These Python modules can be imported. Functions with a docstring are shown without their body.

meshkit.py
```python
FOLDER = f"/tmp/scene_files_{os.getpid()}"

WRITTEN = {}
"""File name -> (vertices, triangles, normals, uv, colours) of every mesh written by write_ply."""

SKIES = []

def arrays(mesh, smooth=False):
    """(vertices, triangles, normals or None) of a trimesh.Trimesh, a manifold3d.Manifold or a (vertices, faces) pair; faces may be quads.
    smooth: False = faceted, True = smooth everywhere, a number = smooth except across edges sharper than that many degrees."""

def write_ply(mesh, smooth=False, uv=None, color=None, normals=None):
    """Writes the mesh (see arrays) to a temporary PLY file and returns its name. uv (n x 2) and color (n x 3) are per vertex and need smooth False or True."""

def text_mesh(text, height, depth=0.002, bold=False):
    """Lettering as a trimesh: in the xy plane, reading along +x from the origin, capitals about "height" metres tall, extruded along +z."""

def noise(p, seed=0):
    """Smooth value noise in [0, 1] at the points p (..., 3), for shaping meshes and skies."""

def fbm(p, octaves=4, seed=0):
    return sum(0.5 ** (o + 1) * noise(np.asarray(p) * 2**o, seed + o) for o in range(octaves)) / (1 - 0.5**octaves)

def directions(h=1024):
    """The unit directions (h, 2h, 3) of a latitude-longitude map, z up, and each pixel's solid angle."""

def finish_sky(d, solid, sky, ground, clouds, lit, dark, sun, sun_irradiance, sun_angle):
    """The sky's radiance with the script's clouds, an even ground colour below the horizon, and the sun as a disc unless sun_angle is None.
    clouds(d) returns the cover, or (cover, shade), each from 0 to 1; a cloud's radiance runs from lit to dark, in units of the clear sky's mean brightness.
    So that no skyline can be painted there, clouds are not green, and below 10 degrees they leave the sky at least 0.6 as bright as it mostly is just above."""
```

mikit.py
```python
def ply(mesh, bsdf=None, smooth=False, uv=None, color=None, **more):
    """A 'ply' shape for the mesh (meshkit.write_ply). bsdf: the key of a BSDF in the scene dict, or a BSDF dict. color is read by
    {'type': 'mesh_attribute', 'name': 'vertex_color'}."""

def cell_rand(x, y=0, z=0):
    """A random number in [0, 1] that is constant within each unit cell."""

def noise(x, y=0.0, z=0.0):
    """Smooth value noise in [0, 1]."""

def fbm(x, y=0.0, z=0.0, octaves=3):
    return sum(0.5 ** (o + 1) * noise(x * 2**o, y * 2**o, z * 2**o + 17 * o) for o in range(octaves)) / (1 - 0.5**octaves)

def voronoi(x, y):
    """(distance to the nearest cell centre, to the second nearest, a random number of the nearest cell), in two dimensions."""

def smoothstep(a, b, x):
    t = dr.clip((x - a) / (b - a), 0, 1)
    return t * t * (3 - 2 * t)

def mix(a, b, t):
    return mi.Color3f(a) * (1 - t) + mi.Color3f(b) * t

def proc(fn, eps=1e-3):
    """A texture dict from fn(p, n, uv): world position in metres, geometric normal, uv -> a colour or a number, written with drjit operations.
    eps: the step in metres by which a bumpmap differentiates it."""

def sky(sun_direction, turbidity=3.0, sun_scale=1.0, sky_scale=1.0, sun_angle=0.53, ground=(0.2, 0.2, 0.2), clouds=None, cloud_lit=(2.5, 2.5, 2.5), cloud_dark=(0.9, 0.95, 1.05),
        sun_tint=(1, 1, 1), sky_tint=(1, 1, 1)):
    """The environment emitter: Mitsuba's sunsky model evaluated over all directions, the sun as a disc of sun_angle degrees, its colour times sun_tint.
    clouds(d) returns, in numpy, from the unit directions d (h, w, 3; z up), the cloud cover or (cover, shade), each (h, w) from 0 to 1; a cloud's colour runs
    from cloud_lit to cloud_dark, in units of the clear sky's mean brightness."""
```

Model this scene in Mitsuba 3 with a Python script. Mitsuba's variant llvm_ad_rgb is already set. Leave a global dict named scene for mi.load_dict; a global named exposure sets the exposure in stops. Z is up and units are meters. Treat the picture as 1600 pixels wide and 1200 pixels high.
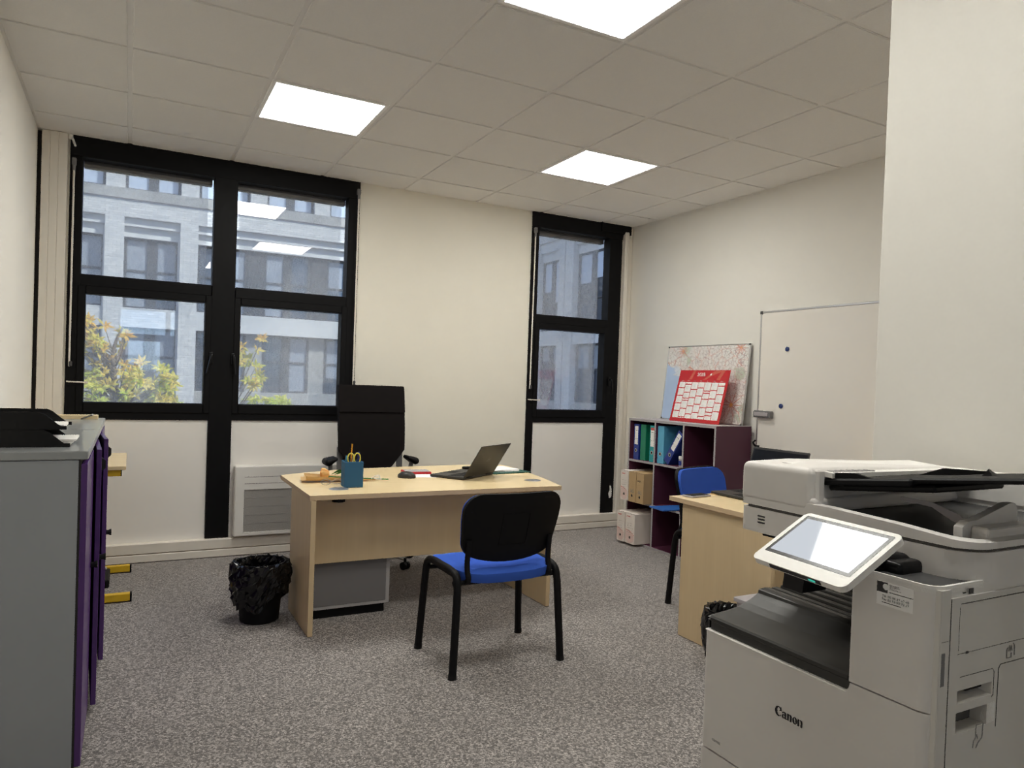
import math, random
import numpy as np, trimesh, mitsuba as mi, drjit as dr
import mikit, meshkit
import manifold3d as m3
from shapely.geometry import Polygon, Point, box as sbox
from shapely import affinity
from mikit import noise, fbm, voronoi, cell_rand, smoothstep, mix, proc
random.seed(7); RNG = np.random.default_rng(7)
scene, labels = {}, {}
Tf = mi.ScalarTransform4f
# ------------------------------------------------------------------ camera, sky, exposure
YAW, PITCH, ROLL = 0.4958, -0.01574, 0.03528
CAM = np.array([0.5831, -5.90441, 1.38841]); FOCAL = 1130.34
PPX, PPY = 13.077, 17.471
_F = np.array([math.sin(YAW)*math.cos(PITCH), math.cos(YAW)*math.cos(PITCH), math.sin(PITCH)])
_R0 = np.array([math.cos(YAW), -math.sin(YAW), 0]); _U0 = np.cross(_R0, _F)
_U = -math.sin(ROLL)*_R0 + math.cos(ROLL)*_U0
scene['camera'] = {'type': 'perspective', 'fov_axis': 'x', 'fov': math.degrees(2*math.atan(800/FOCAL)), 'near_clip': 0.02, 'far_clip': 300.0,
    'principal_point_offset_x': -PPX/1600, 'principal_point_offset_y': -PPY/1200,
    'to_world': Tf().look_at(origin=CAM.tolist(), target=(CAM+_F).tolist(), up=_U.tolist())}
exposure = 0.0
LAMP = 19.6
def clouds(d):
    n = meshkit.fbm(d*np.array([3, 3, 7.0])+5, 5, 3)
    c = np.clip((n-0.40)/0.22, 0, 1); s = np.clip((meshkit.fbm(d*6+11, 3, 9)-0.35)/0.4, 0, 1)
    return c, s*0.7
scene['sky'] = mikit.sky((0.5, -0.5, 0.70), turbidity=3.0, sun_scale=5.5, sky_scale=7.6, sun_angle=4.0, ground=(0.25, 0.25, 0.24),
                         clouds=clouds, cloud_lit=(1.75, 2.0, 2.4), cloud_dark=(0.85, 1.0, 1.25), sky_tint=(0.85, 1.0, 1.2), sun_tint=(0.78, 1.0, 1.3))
# ------------------------------------------------------------------ helpers
V = lambda *a: np.array(a, float)
def uniq(k):
    if k not in scene and k not in labels: return k
    i = 1
    while f'{k}_{i:03d}' in scene or f'{k}_{i:03d}' in labels: i += 1
    return f'{k}_{i:03d}'
def thing(name, label, cat, group=None):
    k = uniq(name); labels[k] = {'label': label, 'category': cat}
    if group: labels[k]['group'] = group
    return k
def struct(name, label=None):
    labels[name] = {'kind': 'structure'}
    if label: labels[name]['label'] = label
    return name
def part(parent, name, mesh, mat, smooth=False, label=None, kind=None, **kw):
    k = uniq(parent+'__'+name); scene[k] = mikit.ply(mesh, mat, smooth=smooth, **kw)
    if label or kind:
        labels[k] = {}
        if label: labels[k]['label'] = label
        if kind: labels[k]['kind'] = kind
    return k
def sole(key, mesh, mat, smooth=False, **kw): scene[key] = mikit.ply(mesh, mat, smooth=smooth, **kw)
def cat(*ms):
    out = []
    for m in ms:
        out += m if isinstance(m, list) else [m]
    return trimesh.util.concatenate(out)
def hull(pts): return trimesh.convex.convex_hull(np.asarray(pts, float))
def cbox(x0, x1, y0, y1, z0, z1, c=0.002):
    lo, hi = V(min(x0, x1), min(y0, y1), min(z0, z1)), V(max(x0, x1), max(y0, y1), max(z0, z1))
    c = min(c, 0.45*min(hi-lo))
    if c <= 0: return trimesh.creation.box(bounds=[lo, hi])
    pts = []
    for a in range(3):
        for s in np.ndindex(2, 2, 2):
            p = np.where(s, hi, lo); q = p + np.where(s, -c, c); q[a] = p[a]; pts.append(q)
    return hull(pts)
def bx(x0, x1, y0, y1, z0, z1): return trimesh.creation.box(bounds=[[min(x0, x1), min(y0, y1), min(z0, z1)], [max(x0, x1), max(y0, y1), max(z0, z1)]])
def m_of(man):
    m = man.to_mesh(); return trimesh.Trimesh(m.vert_properties[:, :3], m.tri_verts, process=False)
def man_of(t): return m3.Manifold(m3.Mesh(np.asarray(t.vertices, np.float32), np.asarray(t.faces, np.uint32)))
def rbox(x0, x1, y0, y1, z0, z1, r=0.01, n=12):
    r = min(r, 0.49*min(x1-x0, y1-y0, z1-z0)); s = m3.Manifold.sphere(r, n)
    return m_of(m3.Manifold.batch_hull([s.translate([x, y, z]) for x in (x0+r, x1-r) for y in (y0+r, y1-r) for z in (z0+r, z1-r)]))
def ext(poly, h, z0=0.0):
    m = cat([trimesh.creation.extrude_polygon(g, h, engine='earcut') for g in getattr(poly, 'geoms', [poly])]); m.apply_translation([0, 0, z0]); return m
def rrect(x0, x1, y0, y1, r, n=6): return sbox(x0+r, y0+r, x1-r, y1-r).buffer(r, quad_segs=n)
def frame(m, o, ex, ey, ez=None):
    ex, ey = V(*ex), V(*ey); ez = np.cross(ex, ey) if ez is None else V(*ez)
    m = m.copy(); v = np.asarray(m.vertices); m.vertices = V(*o)+v[:, :1]*ex+v[:, 1:2]*ey+v[:, 2:3]*ez
    if np.dot(np.cross(ex, ey), ez) < 0: m.invert()
    return m
def rotz(m, a, c=(0, 0, 0)):
    m = m.copy(); m.apply_transform(trimesh.transformations.rotation_matrix(a, [0, 0, 1], c)); return m
def rot(m, a, ax, c=(0, 0, 0)):
    m = m.copy(); m.apply_transform(trimesh.transformations.rotation_matrix(a, ax, c)); return m
def mv(m, x, y, z=0): m = m.copy(); m.apply_translation([x, y, z]); return m
def tube(pts, r, n=10, closed=False, sx=1.0):
    p = np.asarray(pts, float); N = len(p); r = np.broadcast_to(r, (N,))
    t = (np.roll(p, -1, 0)-np.roll(p, 1, 0)) if closed else np.gradient(p, axis=0)
    t /= np.linalg.norm(t, axis=1, keepdims=True)+1e-12
    a = np.cross(t[0], [0, 0, 1.0] if abs(t[0][2]) < 0.9 else [1.0, 0, 0]); a /= np.linalg.norm(a); A = []
    for i in range(N):
        a = a-t[i]*np.dot(a, t[i]); a /= np.linalg.norm(a); A.append(a)
    A = np.array(A); B = np.cross(t, A); th = np.arange(n)*2*np.pi/n
    v = (p[:, None]+r[:, None, None]*(np.cos(th)[None, :, None]*A[:, None]*sx+np.sin(th)[None, :, None]*B[:, None])).reshape(-1, 3)
    f = []
    for i in range(N if closed else N-1):
        k = (i+1) % N
        for j in range(n):
            j2 = (j+1) % n; f += [[i*n+j, i*n+j2, k*n+j2], [i*n+j, k*n+j2, k*n+j]]
    if not closed:
        v = np.vstack([v, p[:1], p[-1:]]); c0, c1 = len(v)-2, len(v)-1
        for j in range(n):
            j2 = (j+1) % n; f += [[c0, j2, j], [c1, (N-1)*n+j, (N-1)*n+j2]]
    return trimesh.Trimesh(v, f, process=False)
def smooth_path(pts, k=6):
    p = np.asarray(pts, float); out = []
    q = np.vstack([2*p[0]-p[1], p, 2*p[-1]-p[-2]])
    for i in range(1, len(q)-2):
        for u in np.linspace(0, 1, k, endpoint=False):
            out.append(0.5*((2*q[i])+(-q[i-1]+q[i+1])*u+(2*q[i-1]-5*q[i]+4*q[i+1]-q[i+2])*u*u+(-q[i-1]+3*q[i]-3*q[i+1]+q[i+2])*u**3))
    out.append(p[-1]); return np.array(out)
def lathe(prof, n=32): 
    m = trimesh.creation.revolve(np.asarray(prof, float), sections=n); return m
def cyl(p, q, r, n=16): return tube([p, (V(*p)+V(*q))/2, q], r, n)
def grid(fn, nu, nv, thick=None):
    u, v = np.meshgrid(np.linspace(0, 1, nu+1), np.linspace(0, 1, nv+1), indexing='ij')
    P = fn(u, v); vs = P.reshape(-1, 3); f = []
    for i in range(nu):
        for j in range(nv):
            a = i*(nv+1)+j; f += [[a, a+nv+1, a+nv+2], [a, a+nv+2, a+1]]
    return trimesh.Trimesh(vs, f, process=False), np.stack([u.ravel(), v.ravel()], -1)
def text(s, h, o, ex, ey, depth=0.0008, bold=False, center=False):
    m = meshkit.text_mesh(s, h, depth, bold)
    if center: m.apply_translation([-m.bounds[:, 0].mean(), 0, 0])
    return frame(m, o, ex, ey)
def quad(o, ex, ey):
    o, ex, ey = V(*o), V(*ex), V(*ey); return trimesh.Trimesh([o, o+ex, o+ex+ey, o+ey], [[0, 1, 2], [0, 2, 3]], process=False)
QUV = np.array([[0, 0], [1, 0], [1, 1], [0, 1]], float)
# ------------------------------------------------------------------ materials
def rgb(c): return {'type': 'rgb', 'value': list(c)}
def mat(name, c, rough=0.5, metal=0.0, spec=0.5, coat=0.0, two=False, bump=None, bscale=0.001):
    b = {'type': 'principled', 'base_color': c if isinstance(c, dict) else rgb(c), 'roughness': rough, 'metallic': metal, 'specular': spec}
    if coat: b |= {'clearcoat': coat, 'clearcoat_gloss': 0.9}
    if bump is not None: b = {'type': 'bumpmap', 'arbitrary': bump, 'scale': bscale, 'bsdf': b}
    if two: b = {'type': 'twosided', 'bsdf': b}
    scene[name] = b; return name
def carpet_fn(p, n, uv):
    a = cell_rand(dr.floor(p.x*260), dr.floor(p.y*150), 3); b = noise(p.x*170, p.y*170, 0.5); c = fbm(p.x*1.3, p.y*1.3, 2.0); e = noise(p.x*420, p.y*420, 4.0)
    d, _, w = voronoi(p.x*130, p.y*130)
    t = dr.clip(0.5*w+0.30*a+0.45*b+0.25*e-0.33+0.10*(c-0.5), 0, 1)
    return mix((0.12, 0.111, 0.109), (0.69, 0.64, 0.62), t*t*0.85+0.15*t)
def wood_fn(p, n, uv):
    g = fbm(p.x*3.0+p.y*3.0, p.y*26+p.x*4.0, p.z*1.5, 4); s = noise(p.x*14+p.y*240, p.z*12.0, p.x*20)
    return mix((0.71, 0.56, 0.325), (0.77, 0.62, 0.385), dr.clip(0.75*g+0.25*s, 0, 1))
def woodv_shaded_fn(p, n, uv):
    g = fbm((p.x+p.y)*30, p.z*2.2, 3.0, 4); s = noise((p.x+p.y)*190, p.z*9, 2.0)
    return mix((0.58, 0.44, 0.265), (0.635, 0.49, 0.305), dr.clip(0.75*g+0.25*s, 0, 1))  # tabletop maple with upright grain, darkened evenly for the shaded desk panels
def wall_fn(p, n, uv):
    t = fbm(p.x*1.1+p.y*0.7, p.z*1.3, p.y*1.1, 3); g = noise((p.x+p.y)*160, p.z*160, 1.0)
    return mix((0.81, 0.775, 0.685), (0.84, 0.81, 0.725), dr.clip(0.7*t+0.3*g, 0, 1))
def wallr_fn(p, n, uv):
    t = fbm(p.x*1.1+p.y*0.7, p.z*1.3, p.y*1.1, 3); g = noise((p.x+p.y)*160, p.z*160, 1.0)
    return mix((0.78, 0.76, 0.71), (0.81, 0.79, 0.74), dr.clip(0.7*t+0.3*g, 0, 1))
def tile_fn(p, n, uv):
    g = noise(p.x*300, p.y*300, 1.0); r = cell_rand(dr.floor((p.x-0.547)/0.675), dr.floor((p.y+0.4209)/0.675), 5)
    return mix((0.67, 0.655, 0.63), (0.73, 0.715, 0.69), dr.clip(0.5*g+0.5*r, 0, 1))
def brick_fn(p, n, uv):
    u = dr.select(dr.abs(n.x) > 0.5, p.y, p.x); row = dr.floor(p.z/0.075)
    x = u/0.23+0.5*(row-2*dr.floor(row/2)); fx = x-dr.floor(x); fz = p.z/0.075-row
    j = dr.minimum(dr.minimum(fx, 1-fx)*3.0, dr.minimum(fz, 1-fz)); t = smoothstep(0.03, 0.12, j)
    r = cell_rand(dr.floor(x), row, 2)
    return mix((0.36, 0.36, 0.36), mix((0.50, 0.50, 0.50), (0.66, 0.65, 0.63), r), t)
def concrete_fn(p, n, uv):
    t = fbm(p.x*0.7+p.y*0.7, p.z*0.9, 3.0, 4); s = fbm(p.x*2.3+p.y*2.3, p.z*0.3, 7.0, 3)
    return mix((0.24, 0.235, 0.225), (0.46, 0.45, 0.43), dr.clip(0.5*t+0.5*s, 0, 1))
def steel_fn(p, n, uv):
    t = fbm(p.x*7+9, p.y*5, p.z*4, 3); return mix((0.25, 0.27, 0.295), (0.285, 0.305, 0.33), t)
def leaf_fn(p, n, uv):
    w = cell_rand(dr.floor(p.x*7), dr.floor(p.y*7), dr.floor(p.z*7)); h = smoothstep(1.2, 2.5, p.z+noise(p.x*3, p.y*3, p.z*3)*0.9)
    a = mix((0.52, 0.62, 0.10), (0.85, 0.80, 0.22), w); b = mix((0.90, 0.70, 0.20), (0.85, 0.42, 0.12), w); return mix(a, b, dr.clip(h*0.75+0.25*(w-0.6), 0, 1))
def map_fn(p, n, uv):
    u, v = uv.x, uv.y
    a, b, w = voronoi(u*26, v*18); c, d, w2 = voronoi(u*9+3, v*6+7); e, f, _ = voronoi(u*60+1, v*42)
    land = mix((0.80, 0.79, 0.75), (0.84, 0.82, 0.79), fbm(u*40, v*30, 1.0))
    land = mix(land, (0.55, 0.62, 0.50), smoothstep(0.66, 0.74, fbm(u*7+2, v*5, 3.0)))
    land = mix(land, (0.48, 0.34, 0.33), (1-smoothstep(0.04, 0.11, b-a))*0.95)
    land = mix(land, (0.45, 0.43, 0.43), (1-smoothstep(0.05, 0.14, f-e))*0.6)
    land = mix(land, (0.62, 0.22, 0.14), (1-smoothstep(0.008, 0.035, d-c))*0.85)
    land = mix(land, (0.25, 0.24, 0.26), smoothstep(0.80, 0.86, noise(u*110, v*160, 2.0))*0.6)
    for cx, cy, s in ((0.86, 0.24, 1.0), (0.20, 0.93, 0.5), (0.90, 0.95, 0.5)):
        dx, dy = (u-cx)*1.35, v-cy; r = dr.sqrt(dx*dx+dy*dy)
        ang = dr.atan2(dy, dx)*10/(2*math.pi); ray = dr.abs(ang-dr.round(ang))*r
        land = mix(land, (0.62, 0.25, 0.18), (1-smoothstep(0.004, 0.009, ray))*(1-smoothstep(0.12*s, 0.2*s, r)))
        land = mix(land, (0.75, 0.42, 0.13), 1-smoothstep(0.025*s, 0.035*s, r+0.012*noise(u*90, v*90)))
    cst = 0.28+0.16*(fbm(v*9, 3.0, 1.0)-0.5)-0.30*smoothstep(0.52, 0.66, v)+0.09*smoothstep(0.60, 0.64, v)*(1-smoothstep(0.7, 0.86, v))
    sea = 1-smoothstep(cst-0.012, cst+0.004, u+0.05*(fbm(u*20, v*20, 2.0)-0.5))
    isl = 1-smoothstep(0.02, 0.045, dr.sqrt(dr.square((u-0.17)*1.3)+dr.square(v-0.2))+0.02*noise(u*60, v*60))
    sea = sea*(1-isl)
    seac = mix((0.42, 0.54, 0.76), (0.50, 0.62, 0.82), fbm(u*5, v*5, 4.0))
    bay = smoothstep(0.02, 0.0, dr.sqrt(dr.square((u-0.13)*1.2)+dr.square((v-0.60)*0.6))-0.07)
    land = mix(land, (0.62, 0.70, 0.82), bay*0.7)
    m = dr.minimum(dr.minimum(u, 1-u), dr.minimum(v, 1-v))
    return mix((0.75, 0.74, 0.71), mix(land, seac, sea), smoothstep(0.004, 0.007, m))
def grille_fn(p, n, uv):
    t = noise(p.x*520, p.z*520, 1.0); return mix((0.27, 0.26, 0.25), (0.36, 0.345, 0.33), t)
mat('m_carpet', proc(carpet_fn), 0.95, spec=0.1)
mat('m_wood', proc(wood_fn), 0.28, spec=0.45)
mat('m_wood_shaded', proc(woodv_shaded_fn), 0.42, spec=0.4)
mat('m_wood_edge', (0.58, 0.43, 0.27), 0.5)
mat('m_wall', proc(wall_fn), 0.75, spec=0.25)
mat('m_infill', (0.865, 0.84, 0.81), 0.6, spec=0.3)
mat('m_wall_right', proc(wallr_fn), 0.75, spec=0.25)
mat('m_tile', proc(tile_fn), 0.95, spec=0.1)
mat('m_rail', (0.70, 0.68, 0.655), 0.5)
mat('m_trunk', (0.78, 0.735, 0.665), 0.45)
mat('m_gap', (0.02, 0.019, 0.019), 0.8)
mat('m_black_frame', (0.005, 0.005, 0.006), 0.5, spec=0.14)
mat('m_black', (0.005, 0.005, 0.006), 0.5, spec=0.16)
mat('m_black_gloss', (0.005, 0.005, 0.006), 0.25, spec=0.25)
mat('m_display', (0.02, 0.02, 0.02), 0.03, spec=0.22)
mat('m_black_fabric', (0.008, 0.0065, 0.007), 0.8, spec=0.12)
mat('m_black_tray', (0.024, 0.0235, 0.022), 0.40, spec=0.5)
mat('m_dark_grey', (0.05, 0.05, 0.052), 0.45)
mat('m_laptop', (0.028, 0.027, 0.026), 0.4, spec=0.45)
mat('m_mid_grey', (0.16, 0.16, 0.165), 0.5)
mat('m_blue_fabric', (0.042, 0.115, 0.53), 0.9, spec=0.2)
mat('m_white', (0.80, 0.79, 0.77), 0.5, two=True)
mat('m_paper', (0.85, 0.84, 0.82), 0.8, spec=0.2, two=True)
mat('m_heater', (0.76, 0.745, 0.72), 0.45)
mat('m_grille', proc(grille_fn), 0.6)
mat('m_metal', (0.75, 0.75, 0.76), 0.3, metal=1.0)
mat('m_alu', (0.62, 0.62, 0.62), 0.38, metal=1.0)
mat('m_cab_grey', proc(steel_fn), 0.45)
mat('m_cab_top', (0.25, 0.265, 0.275), 0.16, spec=0.6, coat=0.3)
mat('m_purple', (0.060, 0.018, 0.125), 0.28, spec=0.6)
mat('m_plum', (0.085, 0.022, 0.048), 0.5)
mat('m_shelf_grey', (0.37, 0.345, 0.36), 0.5)
mat('m_ped_grey', (0.17, 0.165, 0.17), 0.5)
mat('m_ped_light', (0.38, 0.37, 0.375), 0.5)
mat('m_yellow', (0.68, 0.43, 0.015), 0.4)
mat('m_copier', (0.70, 0.675, 0.65), 0.42, spec=0.4)
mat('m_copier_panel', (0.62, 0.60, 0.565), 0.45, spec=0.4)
mat('m_copier_white', (0.80, 0.785, 0.755), 0.4)
mat('m_seam', (0.10, 0.095, 0.09), 0.7)
mat('m_print_black', (0.01, 0.01, 0.012), 0.4)
mat('m_print_grey', (0.22, 0.21, 0.21), 0.6)
mat('m_print_light', (0.55, 0.53, 0.52), 0.7)
mat('m_red', (0.50, 0.016, 0.022), 0.35)
mat('m_red_light', (0.56, 0.10, 0.07), 0.35)
mat('m_red_print', (0.52, 0.10, 0.09), 0.6)
mat('m_pink_print', (0.70, 0.52, 0.48), 0.6)
mat('m_kraft', (0.46, 0.315, 0.165), 0.75)
mat('m_kraft_side', (0.42, 0.285, 0.15), 0.75)
mat('m_boxwhite', (0.74, 0.67, 0.62), 0.7)
mat('m_map', proc(map_fn), 0.35)
mat('m_whiteboard', (0.80, 0.765, 0.71), 0.22, spec=0.4)
mat('m_blue_dark', (0.020, 0.040, 0.155), 0.4)
mat('m_binder_blue', (0.018, 0.040, 0.24), 0.35)
mat('m_binder_green', (0.010, 0.20, 0.11), 0.35)
mat('m_binder_teal', (0.020, 0.30, 0.32), 0.35)
mat('m_binder_light', (0.11, 0.40, 0.60), 0.35)
mat('m_folder_blue', (0.03, 0.13, 0.45), 0.5)
mat('m_folder_green', (0.012, 0.07, 0.055), 0.5)
mat('m_pot_blue', (0.022, 0.105, 0.21), 0.75)
mat('m_orange', (0.75, 0.33, 0.02), 0.45)
mat('m_scissor', (0.78, 0.66, 0.10), 0.4)
mat('m_petal', (0.88, 0.52, 0.19), 0.7, two=True)
mat('m_leaf_green', (0.03, 0.17, 0.05), 0.6, two=True)
mat('m_wrap', (0.62, 0.40, 0.17), 0.6, two=True)
mat('m_bag', (0.004, 0.004, 0.005), 0.18, spec=0.4, two=True)
mat('m_bark', (0.16, 0.125, 0.09), 0.8)
mat('m_brick', proc(brick_fn), 0.9, spec=0.1)
mat('m_concrete', proc(concrete_fn), 0.9, spec=0.1)
mat('m_fac_white', (0.56, 0.56, 0.555), 0.8)
mat('m_fac_dark', (0.065, 0.067, 0.075), 0.6)
mat('m_fac_glass', (0.055, 0.065, 0.085), 0.08, spec=0.9)
mat('m_fac_blind_sky', (0.44, 0.50, 0.60), 0.3, spec=0.8)  # pale blue stands in for sky reflected in upper panes; also wing blinds
mat('m_fac_blind_sky_dim', (0.24, 0.265, 0.31), 0.3, spec=0.8)  # darker pane tone with the sky reflection in its colour; also inner blinds
mat('m_asphalt', (0.12, 0.12, 0.12), 0.9)
mat('m_skin', (0.42, 0.25, 0.18), 0.6)
mat('m_cloth_dark', (0.02, 0.022, 0.03), 0.9)
scene['m_leaf'] = {'type': 'principledthin', 'base_color': proc(leaf_fn), 'roughness': 0.6, 'diff_trans': 0.9}
scene['m_screen'] = {'type': 'principledthin', 'base_color': rgb((0.55, 0.57, 0.61)), 'roughness': 0.8, 'diff_trans': 1.1, 'spec_trans': 0.0}
scene['m_glass'] = {'type': 'thindielectric', 'int_ior': 1.72}
# ------------------------------------------------------------------ room shell
HC = 2.997; XR = 4.99; YB = -8.6; XP, YP = 2.62, -4.45; GL = 0.08
AX = lambda i: 0.547+0.675*i
RY = lambda j: -0.4209-(j-1)*0.675
k = struct('floor', 'grey brown speckled loop pile carpet'); sole(k, bx(-0.2, XR+0.2, YB-0.2, 0.25, -0.12, 0.0), 'm_carpet')
k = struct('wall_left'); sole(k, bx(-0.15, 0, YB-0.2, 0.25, 0, 3.2), 'm_wall_right')
k = struct('wall_right'); sole(k, bx(XR, XR+0.15, YP-0.3, 0.25, 0, 3.2), 'm_wall_right')
k = struct('wall_partition', 'plain off white partition wall behind the photocopier'); sole(k, cat(cbox(XP, XP+0.12, YB, YP, 0, 3.2, 0.003), bx(XP+0.12, XR, YP-0.12, YP, 0, 3.2)), 'm_wall_right')
# back wall behind the camera with a glazed door and its top light
k = struct('wall_back')
sole(k, cat(bx(-0.15, 0.36, YB-0.15, YB, 0, 3.2), bx(1.34, XP+0.12, YB-0.15, YB, 0, 3.2), bx(0.36, 1.34, YB-0.15, YB, 2.52, 3.2)), 'm_wall_right')
k = struct('door_1')
part(k, 'door_frame', cat(cbox(0.36, 0.42, YB-0.12, YB-0.02, 0, 2.52), cbox(1.14, 1.22, YB-0.12, YB-0.02, 0, 2.52), cbox(1.29, 1.34, YB-0.12, YB-0.02, 0, 2.52), cbox(0.42, 1.29, YB-0.12, YB-0.02, 2.47, 2.52), cbox(0.42, 1.29, YB-0.12, YB-0.02, 1.92, 2.04), cbox(0.42, 0.55, YB-0.1, YB-0.04, 0, 1.92), cbox(1.06, 1.14, YB-0.1, YB-0.04, 0, 1.92), cbox(0.55, 1.06, YB-0.1, YB-0.04, 0, 0.35), cbox(1.22, 1.29, YB-0.1, YB-0.04, 0, 1.92)), 'm_black_frame')
part(k, 'pane', quad((0.42, YB-0.07, 2.04), (0.87, 0, 0), (0, 0, 0.43)), 'm_glass'); part(k, 'pane', quad((0.55, YB-0.07, 0.35), (0.51, 0, 0), (0, 0, 1.57)), 'm_glass')
# window wall
k = struct('wall_window', 'cream wall with the windows')
sole(k, cat(bx(-0.15, 0.19, 0, 0.25, 0, 3.2), bx(2.212, 3.837, 0, 0.25, 0, 3.2), bx(4.865, XR+0.15, 0, 0.25, 0, 3.2), bx(0.19, 2.212, 0.02, 0.25, -0.1, 0.95), bx(3.837, 4.865, 0.02, 0.25, -0.1, 0.95), bx(0.19, 2.212, 0.1, 0.25, 2.98, 3.2), bx(3.837, 4.865, 0.1, 0.25, 2.98, 3.2)), 'm_wall')
for a, b in ((0.268, 1.108), (1.274, 2.118), (3.914, 4.757)):
    part(k, 'infill_panel', cbox(a, b, 0.002, 0.03, 0.10, 1.032, 0.003), 'm_infill')
def window(key, xs, post, right_low):
    # xs: jamb left outer, pane columns [(l, r)], jamb right outer
    x0, cols, x1 = xs; k = struct(key)
    bars = [cbox(x0, x1, -0.02, 0.10, 2.852, HC, 0.003), cbox(x0, x1, -0.012, 0.10, 1.032, 1.10, 0.003), cbox(x0, cols[0][0], -0.012, 0.10, 0.10, 2.86, 0.003), cbox(cols[-1][1], x1, -0.012, 0.10, 0.12 if right_low else 0.12, 2.86, 0.003)]
    if post: bars.append(cbox(cols[0][1]+0.008, cols[1][0]-0.010, -0.018, 0.10, 0.10, 2.86, 0.003))
    part(k, 'frame', cat(bars), 'm_black_frame')
    for (l, r) in cols:
        part(k, 'transom', cbox(l-0.006, r+0.006, -0.008, 0.095, 1.955, 2.046, 0.003), 'm_black_frame')
        sl, sr = l+0.034, r-0.034
        s = cat(cbox(l-0.012, sl, -0.022, 0.09, 1.082, 1.968, 0.005), cbox(sr, r+0.012, -0.022, 0.09, 1.082, 1.968, 0.005), cbox(sl, sr, -0.022, 0.09, 1.082, 1.154, 0.005), cbox(sl, sr, -0.022, 0.09, 1.911, 1.968, 0.005))
        part(k, 'sash', s, 'm_black_frame')
        part(k, 'pane', quad((l-0.005, GL, 2.04), (r-l+0.01, 0, 0), (0, 0, 0.83)), 'm_glass')
        part(k, 'pane', quad((sl-0.005, GL, 1.15), (sr-sl+0.01, 0, 0), (0, 0, 0.77)), 'm_glass')
        part(k, 'blind_head', cbox(l, r, 0.10, 0.16, 2.81, 2.90, 0.003), 'm_dark_grey')
    return k
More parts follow.
